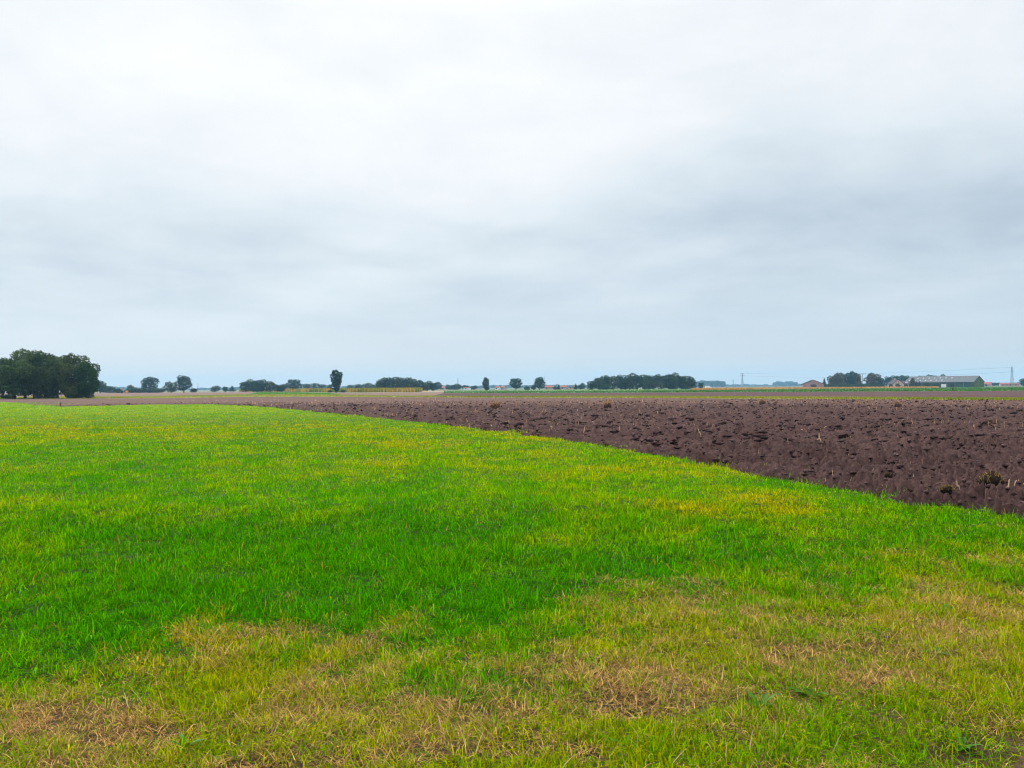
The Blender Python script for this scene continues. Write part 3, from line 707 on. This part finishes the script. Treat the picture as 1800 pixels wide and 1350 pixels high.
one('far_tree', 378, 22, 678, 620, 'round', 'dark rounded tree just right of the thin mast')
one('far_tree', 396, 14, 679, 620, 'round', 'smaller dark rounded tree between the mast and the first wood')
one('far_tree', 408, 18, 678, 750, 'conifer', 'pointed hazy tree before the left end of the first wood')
for px, w, top in ((432, 28, 670), (445, 30, 667), (460, 32, 666), (475, 28, 670), (488, 22, 675), (496, 20, 676), (452, 40, 672)):
    tree('wood_tree', px, w, top, 560, 'round', 'dark tree of the small wood behind the left end of the maize', 'trees of the small wood behind the maize')
one('far_tree', 517, 30, 666, 760, 'flat', 'hazy spreading tree standing above the row behind the maize')
one('hedge_bush', 517, 16, 677, 560, 'shrub', 'pale green bush directly behind the maize, below a spreading hazy tree', 'bush')
for px, w, top in ((503, 22, 675), (536, 26, 674), (552, 24, 673), (566, 18, 675), (577, 16, 676)):
    tree('far_tree', px, w, top, 900, 'round', 'low hazy tree in the row left of the lone tree', 'hazy row left of the lone tree')
one('lone_tree', 591, 26, 650, 400, 'oval', 'dark upright oval tree standing alone at the maize')
one('hedge_bush', 580, 9, 684, 402, 'shrub', 'small green bush at the left foot of the lone tree', 'bush')
one('hedge_bush', 603, 10, 685, 402, 'shrub', 'small green bush at the right foot of the lone tree', 'bush')
for px, w, top in ((616, 18, 676), (630, 22, 675), (646, 26, 673), (657, 16, 675)):
    tree('far_tree', px, w, top, 850, 'round', 'low hazy tree in the row right of the lone tree', 'hazy row right of the lone tree')
for px, w, top in ((672, 24, 664), (684, 28, 662.5), (698, 28, 661.5), (712, 28, 663), (725, 26, 664), (738, 26, 667), (751, 26, 670), (761, 20, 672), (667, 14, 668)):
    tree('wood_tree', px, w, top, 540, 'round', 'dark tree of the sloping wood behind the right end of the maize', 'trees of the sloping wood')
one('far_tree', 770, 20, 671, 800, 'round', 'hazy blue tree touching the right end of the sloping wood')
for px, w, top in ((789, 16, 676), (798, 16, 675.5), (805, 18, 674.5)):
    tree('far_tree', px, w, top, 800, 'round', 'hazy tree in the clump left of the white cottage', 'clump by the white cottage')
one('far_tree', 818, 16, 676.5, 850, 'round', 'hazy tree standing just above the white cottage')
one('far_tree', 833, 18, 678, 800, 'round', 'low hazy tree between the white cottage and the slim dark tree')
one('slim_tree', 854, 15, 663, 520, 'oval', 'slim dark oval tree standing alone in the middle distance')
one('far_tree', 907, 26, 664, 560, 'flat', 'rounded hazy tree with gaps, right of the slim dark tree')
one('hedge_bush', 926, 14, 678, 600, 'shrub', 'small bush between the gappy tree and the flat topped tree', 'bush')
one('far_tree', 948, 23, 662, 580, 'flat', 'flat topped tree beside the bright red roof')
one('far_tree', 938, 12, 676, 620, 'round', 'small tree at the left foot of the flat topped tree')
one('far_tree', 976, 10, 679, 640, 'round', 'small dark tree at the right end of the bright red roof')
one('fir_tree', 982, 9, 675, 640, 'conifer', 'small pointed fir between the red roofed houses')
one('far_tree', 1012, 10, 674, 720, 'conifer', 'narrow pointed tree left of the dark wood')
one('far_tree', 1021, 20, 676, 720, 'round', 'low tree at the left foot of the dark wood')
one('far_tree', 1024, 12, 673, 900, 'round', 'hazy tree peeping over the low tree left of the dark wood')
for px, w, top in ((1041, 26, 668), (1053, 30, 663), (1064, 26, 659), (1078, 30, 661), (1092, 30, 657.5), (1107, 30, 656.5), (1120, 30, 658), (1134, 30, 657.5), (1148, 30, 659), (1162, 30, 658), (1176, 30, 656.5), (1184, 28, 655.5), (1198, 28, 659), (1210, 26, 660), (1217, 20, 664),
                   (1060, 34, 668), (1100, 36, 664), (1140, 36, 665), (1180, 36, 664), (1205, 34, 668)):
    tree('wood_tree', px, w, top, 520, 'round', 'dense blue-green tree of the large dark wood in the middle', 'trees of the large dark wood')
one('far_tree', 1232, 12, 672, 560, 'round', 'small tree at the right end of the large dark wood')

# very far tree lines that read as one mass
def treeline(name, x0, x1, tops, dist, label, seed, n=2600):
    rng = np.random.default_rng(seed); px = rng.uniform(x0, x1, n)
    top = np.interp(px, np.linspace(x0, x1, len(tops)), tops) + (vnoise(px*.25, px*0, seed)-.5)*2.2
    hz_ = np.array([height(t, p, dist) for t, p in zip(top, px)]); P0 = np.array([at(p, dist) for p in px])
    z = hz_*rng.random(n)**.7*.97; y = P0[:, 1] + rng.uniform(-12, 12, n)
    P = np.stack([P0[:, 0], y, z], 1); d = rng.normal(0, 1, (n, 3)); d /= np.linalg.norm(d, axis=1)[:, None]
    u = np.cross(d, rng.normal(0, 1, (n, 3))); u /= np.linalg.norm(u, axis=1)[:, None]; v = np.cross(d, u); s = (dist/1500*1.5)*rng.uniform(.5, 1.2, n)[:, None]
    V = np.stack([P+u*s, P+v*s, P-u*s, P-v*s], 1).reshape(-1, 3); V[:, 2] = np.maximum(V[:, 2], -.05)
    c = np.array((.03, .055, .025))*rng.uniform(.6, 1.4, n)[:, None]
    tag(link(name, mesh_np(name, V, quads=np.arange(4*n).reshape(-1, 4), cols=np.repeat(c, 4, 0)), M['leaf']), label, 'tree line', kind='stuff')
treeline('far_woodland', 1222, 1274, (672, 669, 670, 669.5, 671), 2400, 'hazy blue woodland right of the large dark wood', 1)
treeline('far_treeline', 1268, 1368, (676.5, 677.5, 676, 677, 676.5, 677.5), 3400, 'faint blue tree line below the electricity pylons', 2)
treeline('far_woodland', 1360, 1400, (673, 671.5, 672, 671.5, 672.5), 3000, 'flat topped pale blue wood left of the brown barn', 3)
treeline('far_treeline', 160, 430, (681, 680, 682, 684, 683, 682, 681), 3000, 'faint blue tree line across the left horizon', 4, 4000)
treeline('far_treeline', 600, 1040, (680, 679, 680, 678.5, 679, 677.5, 678, 677, 677.5), 2600, 'faint blue tree line behind the village roofs', 5, 6000)
treeline('far_treeline', 1735, 1900, (673, 674, 673, 672, 671, 672), 2000, 'hazy tree line behind the right hand red roofs', 6, 3000)
treeline('far_treeline', 1400, 1740, (675, 675, 674, 673.5, 674), 3200, 'faint blue tree line glimpsed behind the farm', 7, 4000)

# ------------------------------------------------------------------ buildings
def gable_house(name, px, dist, length, depth, eave, ridge, ang, wall, roof, label, cat='house', group=None, over=.5, axis='x'):
    p = at(px, dist); az = math.atan2(p[0], p[1])
    t = empty(name, (p[0], p[1], -.05), -(az+R(ang)))
    hx, hy = length/2, depth/2
    MB().prism([(-hy, 0), (hy, 0), (hy, eave), (0, ridge-.05), (-hy, eave)], 'x', -hx, hx).build('wall', wall, t)
    s = (ridge-eave)/hy; th = .22; e = over
    MB().prism([(-hy-e, eave-s*e), (0, ridge), (hy+e, eave-s*e), (hy+e, eave-s*e+th), (0, ridge+th), (-hy-e, eave-s*e+th)], 'x', -hx-e*.6, hx+e*.6).build('roof', roof, t)
    return tag(t, label, cat, group)
def wall_box(parent, name, mat, x, z0, w, h, depth, face=-1, pr=.06):   # a panel standing proud of the long wall facing the camera
    y = face*depth/2
    return MB().box(x-w/2, x+w/2, min(y, y+face*pr), max(y, y+face*pr), z0, z0+h).build(name, mat, parent)
def skylight(parent, x, f, depth, eave, ridge, w=.9, hgt=1.15):         # f: 0 eave .. 1 ridge on the slope facing the camera
    hy = depth/2; s = (ridge-eave)/hy; y = -hy*(1-f); n = math.hypot(1, s)
    mb = MB(); dy = hgt/2/n
    vs = []
    for off in (.23, .31):
        for a, b in ((-1, -1), (1, -1), (1, 1), (-1, 1)):
            yy = y+b*dy; vs.append((x+a*w/2, yy, eave+(yy+hy)*s+off))
    mb.add(vs, [(0, 1, 2, 3), (4, 5, 6, 7), (0, 1, 5, 4), (1, 2, 6, 5), (2, 3, 7, 6), (3, 0, 4, 7)])
    return mb.build('skylight', M['skylight'], parent)

# brown barn, its gable towards the camera
d = 600
b = gable_house('brown_barn', 1428, d, 22, W(34, d), 2.9, height(668, 1428, d), 90-4, M['brick_mauve'], M['roof_dark'], 'brown-mauve barn with dark low gable roof left of the farm trees', 'barn')
MB().box(11, 11.08, -1.9, 1.9, 0, 2.6).build('door', M['roof_dark'], b)
# big grey roofed barn
d = 620; L = W(107, d)/math.cos(R(20)); dep = 21.0; rd = height(661.5, 1660, d); ev = height(671.6, 1660, d)
b = gable_house('long_barn', 1659, d, L, dep, ev, rd, 20, M['green_sheet'], M['roof_grey'], 'long green barn with grey roof and two rows of white skylights', 'barn', over=.6)
for i in range(8): skylight(b, -L/2+2.8+i*L*.079*1.06, .66, dep, ev, rd)
for i in range(7): skylight(b, -L/2+2.2+i*L*.072*1.12, .28, dep, ev, rd)
wall_box(b, 'door', M['white'], L*.08, 0, 3.4, 2.35, dep, pr=.12)
wall_box(b, 'door', M['black'], L*.21, 0, 3.2, 2.6, dep, pr=.05)  # no door leaf: dark panel painted as the shaded inside of an opening
for i in range(9): wall_box(b, 'wall_post', M['steel'], -L/2+1+i*(L-2)/8, 0, .22, ev-.3, dep, pr=.10)
MB().prism([(-dep/2+.5, .3), (dep/2-.5, .3), (dep/2-.5, ev-.2), (0, rd-.8), (-dep/2+.5, ev-.2)], 'x', L/2+.01, L/2+.08).build('gable_panel', M['green_dark'], b)
# farm houses left of it
d = 610
b = gable_house('farm_house', 1574, d, 9.0, 8.0, 2.6, height(667.5, 1574, d), 65, M['brick'], M['roof_dark'], 'pale brick farm house with steep gable beside the farm trees', over=.3)
BUSHES_AT_HOUSE = ((1566, 8, 673), (1578, 9, 672.5), (1592, 7, 673.5))
for z, w in ((.9, 1.0), (3.4, .8)):
    for k in (-1.8, 1.8) if z < 2 else (0,):
        f = MB().box(4.5, 4.58, k-w/2, k+w/2, z, z+1.2).build('window', M['white'], b); MB().box(4.585, 4.6, k-w/2+.1, k+w/2-.1, z+.1, z+1.1).build('pane', M['glass'], f)
MB().box(-1, -.3, -.4, .4, height(667.5, 1574, d)-.2, height(667.5, 1574, d)+.9).build('chimney', M['brick'], b)
b = gable_house('farm_house', 1590, d+6, 11, 7.5, 2.5, height(669.5, 1590, d), 18, M['brick'], M['roof_dark'], 'low brick farm house with dark roof, left neighbour of the small orange-leaved tree', over=.3)
for k in (-3.5, 0, 3.2):
    f = wall_box(b, 'window', M['white'], k, .8, 1.2, 1.2, 7.5); MB().box(k-.5, k+.5, -3.83, -3.815, .9, 1.9).build('pane', M['glass'], f)
skylight(b, 2.0, .5, 7.5, 2.5, height(669.5, 1590, d), 1.6, 1.2)
# red roofs on the right
d = 900
for px, w, top, ang, lab in ((1730, 22, 672, 8, 'red roofed long house right of the long barn'), (1765, 13, 673.5, -10, 'small red roof between the long barn and the nearest pylon'), (1783, 18, 674.5, 12, 'low red roofed house below the nearest pylon')):
    b = gable_house('red_roofed_house', px, d, W(w, d), 9, 1.9, height(top, px, d), ang, M['brick'], M['roof_red'], lab, 'house', over=.5)
    for k in (-.25, .22): wall_box(b, 'window', M['glass'], k*W(w, d), .7, 1.3, 1.0, 9)
# the village in the middle
d = 760
b = gable_house('white_cottage', 821, d, W(9, d), 6, 1.8, height(682.3, 821, d)+.6, 20, M['white'], M['roof_red'], 'tiny white cottage with red roof left of the slim dark tree', over=.3)
wall_box(b, 'window', M['glass'], 0, .7, 1.1, .9, 6)
for px, w, top, wm, rm, lab in ((875, 6, 679.5, 'white', 'roof_red', 'tiny white walled house right of the slim dark tree'), (885, 6, 681, 'brick', 'roof_red', 'tiny red roofed house left of the gappy round tree'),
                            (965, 16, 679.5, 'brick', 'roof_red', 'bright red roof right of the flat topped tree'), (992, 11, 678.5, 'brick', 'roof_red', 'dull red house right of the pointed fir'),
                            (1006, 9, 680, 'tan', 'roof_dark', 'small tan house left of the narrow pointed tree'), (780, 4, 679, 'brick', 'roof_red', 'tiny reddish gable between the hazy tree and the clump')):
    b = gable_house('village_house', px, d, W(w, d), 7, 2.0, max(height(top, px, d), 3.2), 12, M[wm], M[rm], lab, 'house', over=.4)
    wall_box(b, 'window', M['glass'], -.2*W(w, d), .7, 1.0, .9, 7)
# pale gable at the far left with the orange marker beside it
b = gable_house('pale_shed', 214, 545, 7, W(9, 545), 1.2, height(682, 214, 545), 88, M['brick'], M['brick'], 'pale pinkish gable roofed shed among the far left bushes', 'shed', over=.2)
MB().box(3.5, 3.57, -.7, .7, 0, 1.6).build('door', M['roof_dark'], b)
p = G(223, 691.5); t = empty('orange_marker', (p[0], p[1], -.05))
MB().box(-.7, .7, -.06, .06, .5, 1.5).build('board', M['orange'], t); mb = MB(); mb.box(-.5, -.4, -.05, .05, 0, .499).build('post', M['wood'], t); MB().box(.4, .5, -.05, .05, 0, .499).build('post', M['wood'], t)
tag(t, 'tiny bright orange board on the pale field below the pale gable', 'marker')
# small pale vehicle on the far road
p = at(1245, 640); t = empty('parked_van', (p[0], p[1], -.05), R(20))
MB().prism([(-2.3, .45), (2.4, .45), (2.4, 1.2), (1.7, 1.35), (1.1, 2.2), (-2.3, 2.25)], 'y', -.95, .95).build('body', M['white'], t)
for sx in (-1.5, 1.5):
    for sy in (-.97, .80): MB().tube([(sx, sy, .36), (sx, sy+.18, .36)], .36, 12).build('wheel', M['black'], t)
MB().prism([(1.2, 1.35), (1.66, 1.36), (1.1, 2.1)], 'y', -.965, .965).build('side_window', M['glass'], t)
tag(t, 'tiny white van at the right end of the large dark wood', 'van')

# ------------------------------------------------------------------ farm trees
G2 = 'poplars of the farm'
for px, w, top, k in ((1461, 16, 660, 'brown'), (1470, 18, 655, 'brown'), (1480, 20, 654.5, 'brown'), (1490, 18, 655, 'oval'), (1499, 17, 652.5, 'oval'), (1508, 18, 655, 'brown')):
    tree('farm_tree', px, w, top, 630, k, 'tall dark tree in the uneven row between the brown barn and the farm house', G2)
one('farm_tree', 1535, 34, 655.5, 625, 'brown', 'round dark tree standing right of the T shaped pole')
one('farm_tree', 1548, 18, 663, 620, 'round', 'green shrubby tree at the right flank of the round dark tree')
one('fir_tree', 1449, 12, 664, 615, 'conifer', 'pointed dark tree at the right end of the brown barn')
for px in range(1450, 1552, 9):
    tree('hedge_bush', px, 15, 673.6, 606, 'shrub', 'clipped dark hedge bush in the row along the farm trees', 'dark hedge along the farm trees', 'bush')
for px, w, top in ((1562, 20, 661), (1574, 22, 659.5), (1586, 22, 659), (1597, 20, 660.5)):
    tree('wood_tree', px, w, top, 760, 'round', 'dark blue tree behind the two farm houses', 'trees behind the farm houses')
one('small_tree', 1604, 10, 663.5, 600, 'brown', 'small orange-brown tree at the left end of the long barn')
for px, w, top in ((1611, 8, 670), (1616, 7, 668.5)):
    tree('fir_tree', px, w, top, 598, 'conifer', 'little dark fir in front of the left end of the long barn', 'little firs before the barn')
for px, w, top in BUSHES_AT_HOUSE:
    tree('garden_bush', px, w, top, 595, 'shrub', 'small dark bush in front of the pale farm house walls', 'bushes before the farm houses', 'bush')
for px, w, top in ((1602, 12, 672), (1628, 11, 670.5), (1637, 12, 671.5), (1646, 12, 671)):
    tree('garden_bush', px, w, top, 598, 'shrub', 'rounded dark bush in front of the long barn wall', 'bushes before the barn', 'bush')
for px, w, top in ((1618, 20, 660), (1628, 22, 659), (1640, 20, 658.5), (1657, 16, 657.8)):
    tree('wood_tree', px, w, top, 740, 'round', 'dark tree showing above the long barn roof', 'trees above the barn roof')
one('farm_tree', 1717, 19, 661.5, 650, 'round', 'round green tree at the right gable of the long barn')
one('hedge_bush', 1733, 6, 674, 880, 'shrub', 'dark bush in front of the red roofed long house', 'bush')
for px, w, top in ((1748, 16, 672.5), (1756, 12, 673.5)):
    tree('far_tree', px, w, top, 1100, 'round', 'hazy round tree between the red roofs on the right', 'hazy trees between the red roofs')
one('far_tree', 1800, 18, 664.5, 700, 'round', 'dark tree cut by the right edge of the photo')

# ------------------------------------------------------------------ pylons, poles, cables
def beam(mb, a, b, w): mb.tube([a, b], w/2*1.2, 4)
def pylon(px, top, dist, rz, label, arms=((.70, .20), (.86, .15), (.985, .05)), th=1.0):
    p = at(px, dist); H = height(top, px, dist); t = empty('electricity_pylon', (p[0], p[1], -.05), rz); t_ = th
    legs = MB(); prof = ((0, .085), (.35, .05), (.62, .028), (1.0, .010))
    for sx in (-1, 1):
        for sy in (-1, 1):
            legs.tube([(sx*w*H, sy*w*H, z*H) for z, w in prof], t_*.36, 4)
    legs.build('legs', M['steel'], t)
    br = MB(); lv = [0, .14, .27, .39, .50, .60, .70, .80, .90]
    wd_ = lambda z: np.interp(z, [q[0] for q in prof], [q[1] for q in prof])
    for a, b in zip(lv[:-1], lv[1:]):
        wa, wb = wd_(a)*H, wd_(b)*H
        for s in (-1, 1):
            beam(br, (-wa, s*wa, a*H), (wb, s*wb, b*H), t_*.35); beam(br, (wa, s*wa, a*H), (-wb, s*wb, b*H), t_*.35)
            beam(br, (s*wa, -wa, a*H), (s*wb, wb, b*H), t_*.35); beam(br, (-wb, s*wb, b*H), (wb, s*wb, b*H), t_*.35)
    br.build('bracing', M['steel'], t)
    for z, l in arms:
        am = MB(); w = wd_(z)*H; e = l*H
        for s in (-1, 1):
            for sy in (-1, 1):
                beam(am, (s*w, sy*w, z*H), (s*e, 0, z*H), t_*.4); beam(am, (s*w, sy*w, min(1, z+.06)*H), (s*e, 0, z*H), t_*.35)
        am.build('cross_arm', M['steel'], t)
    tag(t, label, 'pylon')
    return t, p, H
PA = pylon(1305, 655.5, 2700, R(20), 'lattice electricity pylon standing clear above the faint tree line', ((.80, .22), (.97, .20)), 1.3)
PB = pylon(1779, 644.5, 2100, R(10), 'large electricity pylon nearest the right edge of the photo', ((.72, .10), (.86, .09), (.97, .07)), 1.1)
PC = pylon(1289, 667, 4200, R(20), 'smaller distant electricity pylon left of the clear standing one', th=1.4)
pylon(957, 662, 3600, R(40), 'faint electricity pylon beside the flat topped tree', ((.80, .10), (.96, .12)), .9)
pylon(805, 664, 3600, R(40), 'faint electricity pylon above the clump left of the slim tree', ((.96, .10),), 1.0)
def cable(a, b, sag, label, r=.10):
    pts = [(a[0]+(b[0]-a[0])*t, a[1]+(b[1]-a[1])*t, a[2]+(b[2]-a[2])*t - sag*4*t*(1-t)) for t in np.linspace(0, 1, 25)]
    tag(MB().tube(pts, r, 4).build('power_cable', M['steel']), label, 'cable', 'overhead power cables')
def arm_tip(P, z, l, s, rz): t, p, H = P; return (p[0]+s*l*H*math.cos(rz), p[1]+s*l*H*math.sin(rz), z*H)
for s in (-1, 1):
    cable(arm_tip(PA, .80, .22, s, R(20)), arm_tip(PB, .72, .10, s, R(10)), 9, 'lower faint power cable strung between the two largest pylons')
    cable(arm_tip(PA, .97, .20, s, R(20)), arm_tip(PB, .97, .07, s, R(10)), 8, 'upper faint power cable strung between the two largest pylons')
    cable(arm_tip(PC, .86, .15, s, R(20)), arm_tip(PA, .80, .22, s, R(20)), 10, 'faint power cable between the clear standing pylon and the smaller one')
p = at(1516, 700); t = empty('power_pole', (p[0], p[1], -.05), R(-15)); h = height(656.5, 1516, 700)
MB().tube([(0, 0, 0), (0, 0, h)], [.24, .18], 8).build('pole', M['steel'], t); MB().box(-2.8, 2.8, -.12, .12, h-.55, h-.25).build('cross_arm', M['steel'], t)
mb = MB(); [mb.tube([(x, 0, h-.24), (x, 0, h+.25)], .13, 6) for x in (-2.6, 0, 2.6)]; mb.build('insulator', M['steel'], t)
tag(t, 'T shaped power pole showing between the farm trees', 'pole')
p = at(348, 900); h = height(672.5, 348, 900)
t = empty('radio_mast', (p[0], p[1], -.05)); MB().tube([(0, 0, 0), (0, 0, h*.6), (0, 0, h)], [.3, .22, .12], 6).build('mast', M['steel'], t); MB().box(-.35, .35, -.25, .25, 0, .5).build('base', M['steel'], t)
tag(t, 'thin grey mast standing alone right of the tall spreading tree', 'mast')
# posts in the fields
def post(px, top, bot, label, wd_):
    p = G(px, bot); d = p[1]; h = (bot-top)*d/FP
    t = empty('field_post', (p[0], p[1], -.05)); MB().tube([(0, 0, -.3), (0, 0, h*.5), (.01, 0, h)], [wd_, wd_, wd_*.85], 8).build('post', M['wood'], t)
    MB().tube([(.01, 0, h+.001), (.01, 0, h+.03)], [wd_*1.1, wd_*.5], 8).build('cap', M['wood'], t)
    tag(t, label, 'post')
post(106.5, 706.5, 714.5, 'short dark post at the far edge of the meadow before the grove', .045)
post(1675, 681.5, 687, 'dark post at the near edge of the green crop below the long barn', .22)

# ------------------------------------------------------------------ sods, sticks and weeds near by
def sod(name, px, py, size, label, seed, blades_n=90, tall=.16, ball=(.022, .014, .010), pal=((.12, .13, .012), (.40, .24, .08))):
    rng = np.random.default_rng(seed); g = G(px, py); ox, oy = np.meshgrid(np.linspace(-.25, .25, 9), np.linspace(-.35, .2, 9)); z = float(np.percentile(soil_h(g[0]+ox.ravel(), g[1]+oy.ravel()), 90))
    t = empty(name, (g[0], g[1], z), rng.uniform(-.3, .3))
    V = ICO_V.copy(); V = V*(1+.22*np.sin(V[:, [1, 2, 0]]*3.1+seed)+.14*np.sin(V[:, [2, 0, 1]]*6.3+2*seed)); V *= np.array((.85, .7, .70))*size; V[:, 2] += size*.35
    link('root_ball', mesh_np('root_ball', V, tris=ICO_F, cols=np.tile(np.array(ball), (len(V), 1))), M['plough'], t)
    n = blades_n; a = rng.uniform(0, 6.28, n); r = size*rng.random(n)**.5*.95
    P = np.stack([np.cos(a)*r, np.sin(a)*r*.7, size*.95*(1-(r/size)**2*.7)], 1)
    s = rng.random((n, 1)); c = np.array(pal[0])*(1-s) + np.array(pal[1])*s
    v, q, tr, cc = blades(P, tall*rng.uniform(.4, 1.1, n), np.full(n, size*.05), a+rng.normal(0, .5, n), rng.uniform(.15, .75, n), rng.uniform(.1, .5, n), c, c*1.1, (0, .5, 1))
    link('grass_blades', mesh_np('grass_blades', v, q, tr, cc), M['grass'], t)
    tag(t, label, 'sod')
sod('grass_sod', 1743, 858, .20, 'upturned dark sod with dry grass, largest on the near right of the field', 1, 110, .12, (.022, .014, .010), ((.15, .13, .02), (.46, .28, .09)))
sod('grass_sod', 1562, 846, .075, 'small brown lump of turf near the meadow edge', 2, 30, .05)
sod('grass_sod', 1505, 828, .07, 'small pale lump of dry turf left of the large dark sod', 3, 40, .06)
sod('grass_sod', 870, 718.5, .45, 'big far clump of dry stalks and turned earth near the middle of the field', 4, 90, .5, (.075, .042, .030), ((.16, .085, .035), (.50, .30, .12)))
sod('grass_sod', 1068, 718, .40, 'big far clump of dry stalks right of the similar clump near mid field', 5, 90, .5, (.075, .042, .030), ((.16, .085, .035), (.50, .30, .12)))
sod('grass_sod', 1665, 884, .10, 'pale tuft of dry grass lying where soil and meadow meet', 6, 90, .08)
sod('grass_sod', 1340, 711, .32, 'far brown clump of stalks alone on the right half of the field', 8, 60, .4, (.075, .042, .030), ((.16, .085, .035), (.50, .30, .12)))
sod('grass_sod', 1578, 717, .32, 'far brown clump of stalks near the right side of the field', 9, 60, .35, (.075, .042, .030), ((.16, .085, .035), (.50, .30, .12)))
def stalk(px0, py0, px1, py1, r, label, seed, up=.02):
    rng = random.Random(seed); a, b = G(px0, py0), G(px1, py1); pts = []
    for i in range(22):
        u = i/21; x = a[0]+(b[0]-a[0])*u + math.sin(u*7+seed)*.012; y = a[1]+(b[1]-a[1])*u + math.sin(u*5+seed*2)*.03
        pts.append((x, y, float(soil_h(np.array([x]), np.array([y]))[0]) + r + up*math.sin(u*math.pi) + rng.uniform(0, .008)))
    mb = MB().tube(pts, [r*(1.1-.7*i/21)*rng.uniform(.85, 1.15) for i in range(22)], 6); o = mb.build('dry_stalk', M['stalk'], smooth=True); tag(o, label, 'stalk', 'dry stalks on the soil')
M['stalk'] = mat_noise('dry_stalk', (.17, .11, .07), (.30, .20, .13), 12, world=False)
stalk(1692, 864, 1770, 869, .013, 'long dry stalk lying in front of the large dark sod', 1)
stalk(1768, 866, 1806, 856, .012, 'dry stalk lying to the right below the large dark sod', 2, .05)
stalk(1680, 862, 1690, 872, .009, 'short bent stalk at the left end of the long dry stalk', 3, .06)
stalk(1726, 870, 1732, 883, .008, 'short stalk pointing towards the meadow below the long stalk', 4, .03)
stalk(1376, 780, 1392, 783, .012, 'forked pale stalk lying on the soil left of the two pale lumps', 5, .03)
stalk(1436, 776, 1446, 786, .014, 'bent pale stalk sticking out of the soil in mid field', 6, .16)
stalk(1226, 766, 1232, 772, .013, 'upright pale stalk on the soil at the left of the dark area', 7, .2)

M['weed'] = mat_leaf('weed_leaves', rough=.5, trans=.3, spec=.12)
def weed(px, py, n, length, width, label, seed, lift=.5):
    rng = np.random.default_rng(seed); g = G(px, py); z = float(relief(g[:1], g[1:])[0])-.024
    V, Q, T, C = [], [], [], []; s = 0
    for i in range(n):
        a = i*6.28/n + rng.uniform(-.35, .35); l = length*rng.uniform(.65, 1.1); w = width*rng.uniform(.8, 1.2); e = lift*rng.uniform(.6, 1.5)
        c = np.array((.048, .150, .006))*rng.uniform(.75, 1.35)
        ts = np.linspace(0, 1, 8)
        for k, t_ in enumerate(ts):
            o = l*(t_-.12*t_*t_*e); zz = l*(e*t_-.55*e*t_*t_); ww = w*(.12+math.sin(math.pi*min(1, t_*.9+.1))**.8)*(1-t_**6)*.5
            ca, sa = math.cos(a), math.sin(a)
            V += [(ca*o-sa*ww, sa*o+ca*ww, zz+ww*.35), (ca*o, sa*o, zz), (ca*o+sa*ww, sa*o-ca*ww, zz+ww*.35)]; C += [c, c*1.3, c]
            if k: b0 = s+3*(k-1); Q += [(b0, b0+1, b0+4, b0+3), (b0+1, b0+2, b0+5, b0+4)]
        s += 24
    o = link('plantain_weed', mesh_np('plantain_weed', np.array(V), quads=np.array(Q), cols=np.array(C), smooth=True), M['weed'], loc=(g[0], g[1], z)); tag(o, label, 'weed', 'broad leaved weeds in the verge')
weed(1335, 1238, 7, .13, .024, 'dark green weed with upright strap leaves on the dry verge', 1, .9)
weed(1425, 1215, 7, .14, .030, 'wide spreading green weed with pointed leaves right of the strap leaved weed', 2, .6)
weed(1645, 1152, 7, .12, .026, 'deep green rosette of pointed leaves on the right of the verge', 3, .5)
weed(1660, 1065, 6, .11, .026, 'small green rosette in the pinkish dry patch at the right', 4, .4)
weed(325, 1312, 6, .11, .020, 'dark green tuft of strap leaves near the bottom left', 5, 1.0)
weed(1690, 1310, 8, .10, .022, 'bright green leafy weed in the bottom right corner', 6, .7)
weed(1100, 1312, 6, .09, .028, 'low blue-green weed near the bottom edge left of the strap leaved weed', 7, .35)

# ------------------------------------------------------------------ haze: one box of even thin air round the whole scene
def haze():
    m = bpy.data.materials.new('haze_air'); m.use_nodes = True; q = NT(m.node_tree); q.n.clear()
    o = q.new('ShaderNodeOutputMaterial'); v = q.new('ShaderNodeVolumePrincipled')
    v.inputs['Color'].default_value = (.38, .72, 1.0, 1); v.inputs['Density'].default_value = HAZE; v.inputs['Anisotropy'].default_value = 0.0
    v.inputs['Density Attribute'].default_value = ''
    q.l.new(v.outputs[0], o.inputs['Volume'])
    b = MB().box(-4700, 4700, -60, 4700, -1.06, 75).build('haze', m); tag(b, 'thin pale blue air over the whole plain', 'haze', kind='stuff')
HAZE = 1.7e-4
haze()
